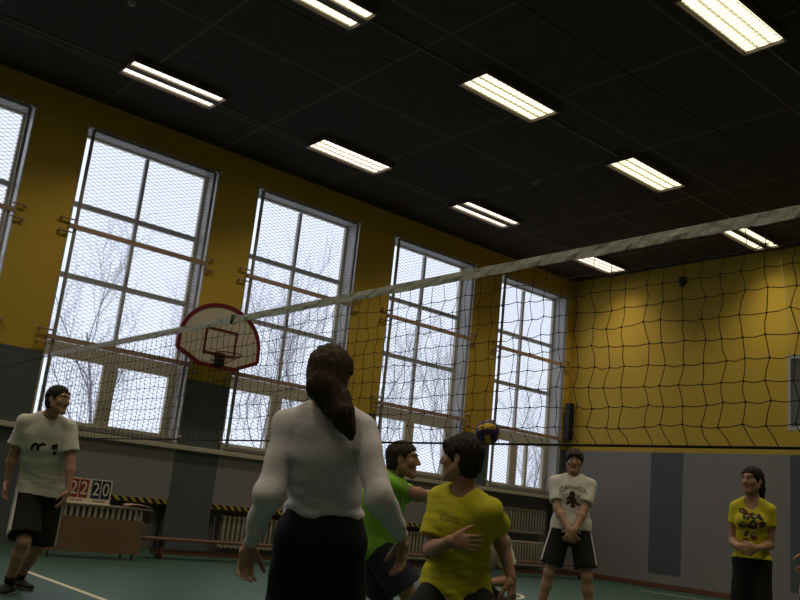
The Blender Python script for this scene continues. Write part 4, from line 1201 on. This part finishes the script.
# --- the player by the far wall, hands clasped low
b = g((-6.618, 8.280, 1.135)); f = nrm(-A(b) * [1, 1, 0] * 1.0 + RT * .5); l = np.cross(f, Z)
cf = f
person('canada', 'person in a white CANADA lettered t-shirt and black shorts by the far wall', common(
    pelvis=b + Z * 1.03, neck=b + Z * 1.635, head=b + Z * 1.80 + f * .035, pf=f, cf=cf, hf=nrm(f + l * .05), hair_m=hair_short, hair_thick=.018, fringe=True, hairline=.05,
    hand_r=b + f * .25 + l * .035 + Z * 1.03, hand_l=b + f * .27 - l * .03 + Z * 1.02, elbow_r=l + f * -.3, elbow_l=-l + f * -.3, hdir_r=nrm(-Z * .8 - l * .6), hdir_l=nrm(-Z * .8 + l * .6), palm_r=-f, palm_l=-f, curl_r=.6, curl_l=.7,
    foot_r=b + l * .30 + Z * .08, foot_l=b - l * .27 + Z * .08, knee_r=f + l * .2, knee_l=f - l * .2, h=.0085, sock_m=sock_b,
    shirt=dict(m=white_tee, grow=.017, hem=-.005, wr=.008, seed=6, sleeve_len=.74, flare=.016, neck_r=.066, extra=[.035, .035, .032, .018, .01, .01, .005, .0]),
    legs=dict(kind='shorts', m=black_cloth, len=.82, flare=.03, stripe=white_tee)), b, 1.95)

# --- the girl in yellow at the right
b = g((-3.771, 7.065, 1.099)); f = nrm(-A(b) * [1, 1, 0] - RT * 1.0); l = np.cross(f, Z)
person('girl', 'person with a dark ponytail in a yellow printed t-shirt, hands held at the waist', common(
    pelvis=b + Z * .92, neck=b + Z * 1.435, head=b + Z * 1.575 + f * .035, pf=f, cf=f, hf=nrm(f - RT * .75 + l * .0), hair_m=hair_black, hair_thick=.012, nape=-.07, hairline=.048,
    bulk=.78, sw=.86, legk=.74, hand_r=b + f * .215 + l * .075 + Z * 1.035, hand_l=b + f * .215 - l * .055 + Z * 1.035, elbow_r=l * .35 - f, elbow_l=-l * .35 - f, hdir_r=nrm(-l * .85 - Z * .25 + f * .25), hdir_l=nrm(l * .85 - Z * .2 + f * .2), palm_r=-f, palm_l=-f + Z * .2, curl_r=.9, curl_l=.8,
    foot_r=b + l * .11 + Z * .08, foot_l=b - l * .11 + Z * .08, h=.0075, skin=skin,
    tail=[((0, -.10, .035), .026), ((-.0, -.135, .00), .030), ((-.0, -.145, -.06), .030), ((-.0, -.135, -.13), .026), ((0, -.125, -.18), .012)],
    shirt=dict(m=yellow_tee, grow=.012, hem=.03, wr=.004, seed=2, sleeve_len=.46, flare=.010, scoop=True, neck_r=.064, extra=[.03, .03, .024, .01, .005, .0, 0, 0]),
    legs=dict(kind='trousers', m=black_cloth, name='trousers', r=(.073, .076, .082), grow=.006, top=.2)), b, 1.68, True)

# --- the player at the left, walking
b = g((-8.219, 2.851, 0.634)); f = nrm(TC * .85 + RT * .5); l = np.cross(f, Z)
person('left', 'person in a white t-shirt with black chest marks and black shorts striding beside the scoreboard', common(
    pelvis=(-8.204, 2.784, 0.858), neck=(-8.020, 2.667, 1.548), head=(-7.891, 2.677, 1.681), pf=f, cf=nrm(TC * .9 + RT * .35), hf=nrm(RT + TC * .35), cu=nrm(Z + RT * .08 + TC * .12), pu=nrm(Z + RT * .1), hair_m=hair_black, hair_thick=.009, hairline=.03,
    hand_r=(-8.315, 2.508, 0.801), elbow_r=-RT - TC * .2, hdir_r=nrm(-Z + TC * .2), palm_r=RT, hand_l=(-7.798, 2.905, 0.779), elbow_l=RT * .7 + AW * .6, hdir_l=nrm(-Z - RT * .15 + TC * .2), palm_l=-RT, 
    foot_r=g(A((-8.202, 2.662, 0.114)), .08), foot_l=g(A((-8.589, 2.868, 0.249)), .09), knee_r=TC + RT * .7, knee_l=TC + RT * .9, toe_r=TC * .8 - RT * .2, toe_l=TC * .5 + RT, h=.0075, skin=skin,
    shirt=dict(m=white_tee, grow=.020, hem=-.0, wr=.009, seed=15, sleeve_len=.72, flare=.016, neck_drop=.02, extra=[.025, .025, .022, .02, .015, .01, .005, .0]),
    legs=dict(kind='shorts', m=black_cloth, len=.9, flare=.045, stripe=white_tee), shoe_m=shoe_dark, sock_m=sock_b), b, 1.80)

# --- someone just outside the right edge: only a forearm shows
b = g((-2.607, 5.944, 0.954)); f = nrm(-RT * .8 + TC * .3); l = np.cross(f, Z)
person('edge', 'person at the right edge of the picture of whom only a hand and forearm show', common(
    pelvis=b + Z * .93, neck=b + Z * 1.46, pf=f, cf=f, hf=f, hand_l=(-2.600, 5.588, 1.061), hand_r=b + l * .25 + Z * .85, elbow_l=-f * .8 - l, hdir_l=nrm(-RT * .35 - Z + TC * .1), palm_l=l + f * .2, hdir_r=-Z, palm_r=-l,
    foot_r=b + l * .13 + Z * .08, foot_l=b - l * .13 + Z * .08, h=.009,
    shirt=dict(m=grey_tee, grow=.02, hem=-.02), legs=dict(kind='shorts', m=black_cloth)), b, 1.75)

# ---- prints on the shirts
maroon = mat('dark_maroon_print', (0.085, 0.025, 0.022), 0.8); ink = mat('black_print', (0.010, 0.010, 0.011), 0.8); faint = mat('faint_grey_print', (0.22, 0.23, 0.12), 0.8); pale_p = mat('pale_print', (0.62, 0.60, 0.57), 0.8)
o_ = PERSONS['canada']; cen = o_['spine'](.70)
me = text_mesh('CANADA', .076)
for v in me.vertices: v.co.y -= 2.2 * v.co.x ** 2 * .9
print_on(o_, 'lettering', me, cen + Z * .045, -o_['cl'] * 1.0, Z, [maroon])
emb = [(oval(0, 0, .045, .062), 0), (oval(-.012, .062, .032, .030), 0), (oval(.040, .022, .022, .024), 1), (oval(-.05, -.045, .034, .020, .5), 0), (oval(.055, -.05, .036, .018, -.4), 0), (oval(.045, .025, .034, .016, .7), 0), (oval(-.05, .01, .034, .014, 1.0), 0), (oval(.005, -.075, .030, .022), 0)]
print_on(o_, 'emblem', poly2d(emb), cen - Z * .085, -o_['cl'], Z, [maroon, pale_p])
o_ = PERSONS['left']; cen = o_['spine'](.62)
marks = [strokes([(-.10, -.03), (-.095, .005), (-.075, .02), (-.055, .01), (-.05, -.028)], .022) + strokes([(-.045, .01), (-.02, .028), (-.005, .022)], .022),
         strokes([(.062, .02), (.085, .028), (.086, -.045)], .026) + [(oval(.07, .012, .02, .02), 0)]]
for mk in marks:
    me = poly2d(mk); me.transform(Matrix.Scale(1.05, 4)); print_on(o_, 'chest_mark', me, cen, -o_['cl'], o_['cu'], [ink])
o_ = PERSONS['yellow']; cen = o_['spine'](.70)
ln = strokes([(-.055, .006), (-.03, .018), (.06, .014), (.065, -.004), (-.05, -.008), (-.055, .006)], .005)
print_on(o_, 'chest_outline', poly2d(ln), cen + A(o_['cl']) * -.02, -o_['cl'], o_['cu'], [faint])
def floral():
    m = mat('dark_floral_print', (0.1, 0.1, 0.05), 0.85); nt = m.node_tree; bb = principled(m)
    tc = nt.nodes.new('ShaderNodeTexCoord'); vo = nt.nodes.new('ShaderNodeTexVoronoi'); vo.inputs['Scale'].default_value = 38
    nt.links.new(tc.outputs['Object'], vo.inputs['Vector'])
    sp = nt.nodes.new('ShaderNodeSeparateColor'); nt.links.new(vo.outputs['Color'], sp.inputs[0])
    rp = nt.nodes.new('ShaderNodeValToRGB'); rp.color_ramp.interpolation = 'CONSTANT'; e = rp.color_ramp.elements
    e[0].color = (.02, .03, .02, 1); e[1].position = .28; e[1].color = (.16, .03, .025, 1)
    for p, c in ((.42, (.04, .07, .03, 1)), (.6, (.30, .26, .04, 1)), (.74, (.03, .03, .04, 1)), (.88, (.25, .20, .16, 1))):
        q = e.new(p); q.color = c
    nt.links.new(sp.outputs[0], rp.inputs[0]); nt.links.new(rp.outputs[0], bb.inputs['Base Color'])
    return m
o_ = PERSONS['girl']
R = random.Random(3)
blob = []
for k in range(26):
    yy = R.uniform(-.17, .15); xx = R.gauss(.0, .048) * (1.0 if yy < .05 else .8)
    blob.append((oval(xx, yy, R.uniform(.016, .034), R.uniform(.014, .03), R.random() * 3, 10), 0))
cen = o_['spine'](.50)
print_on(o_, 'floral_print', poly2d(blob), cen, -o_['cl'], Z, [floral()], .003)
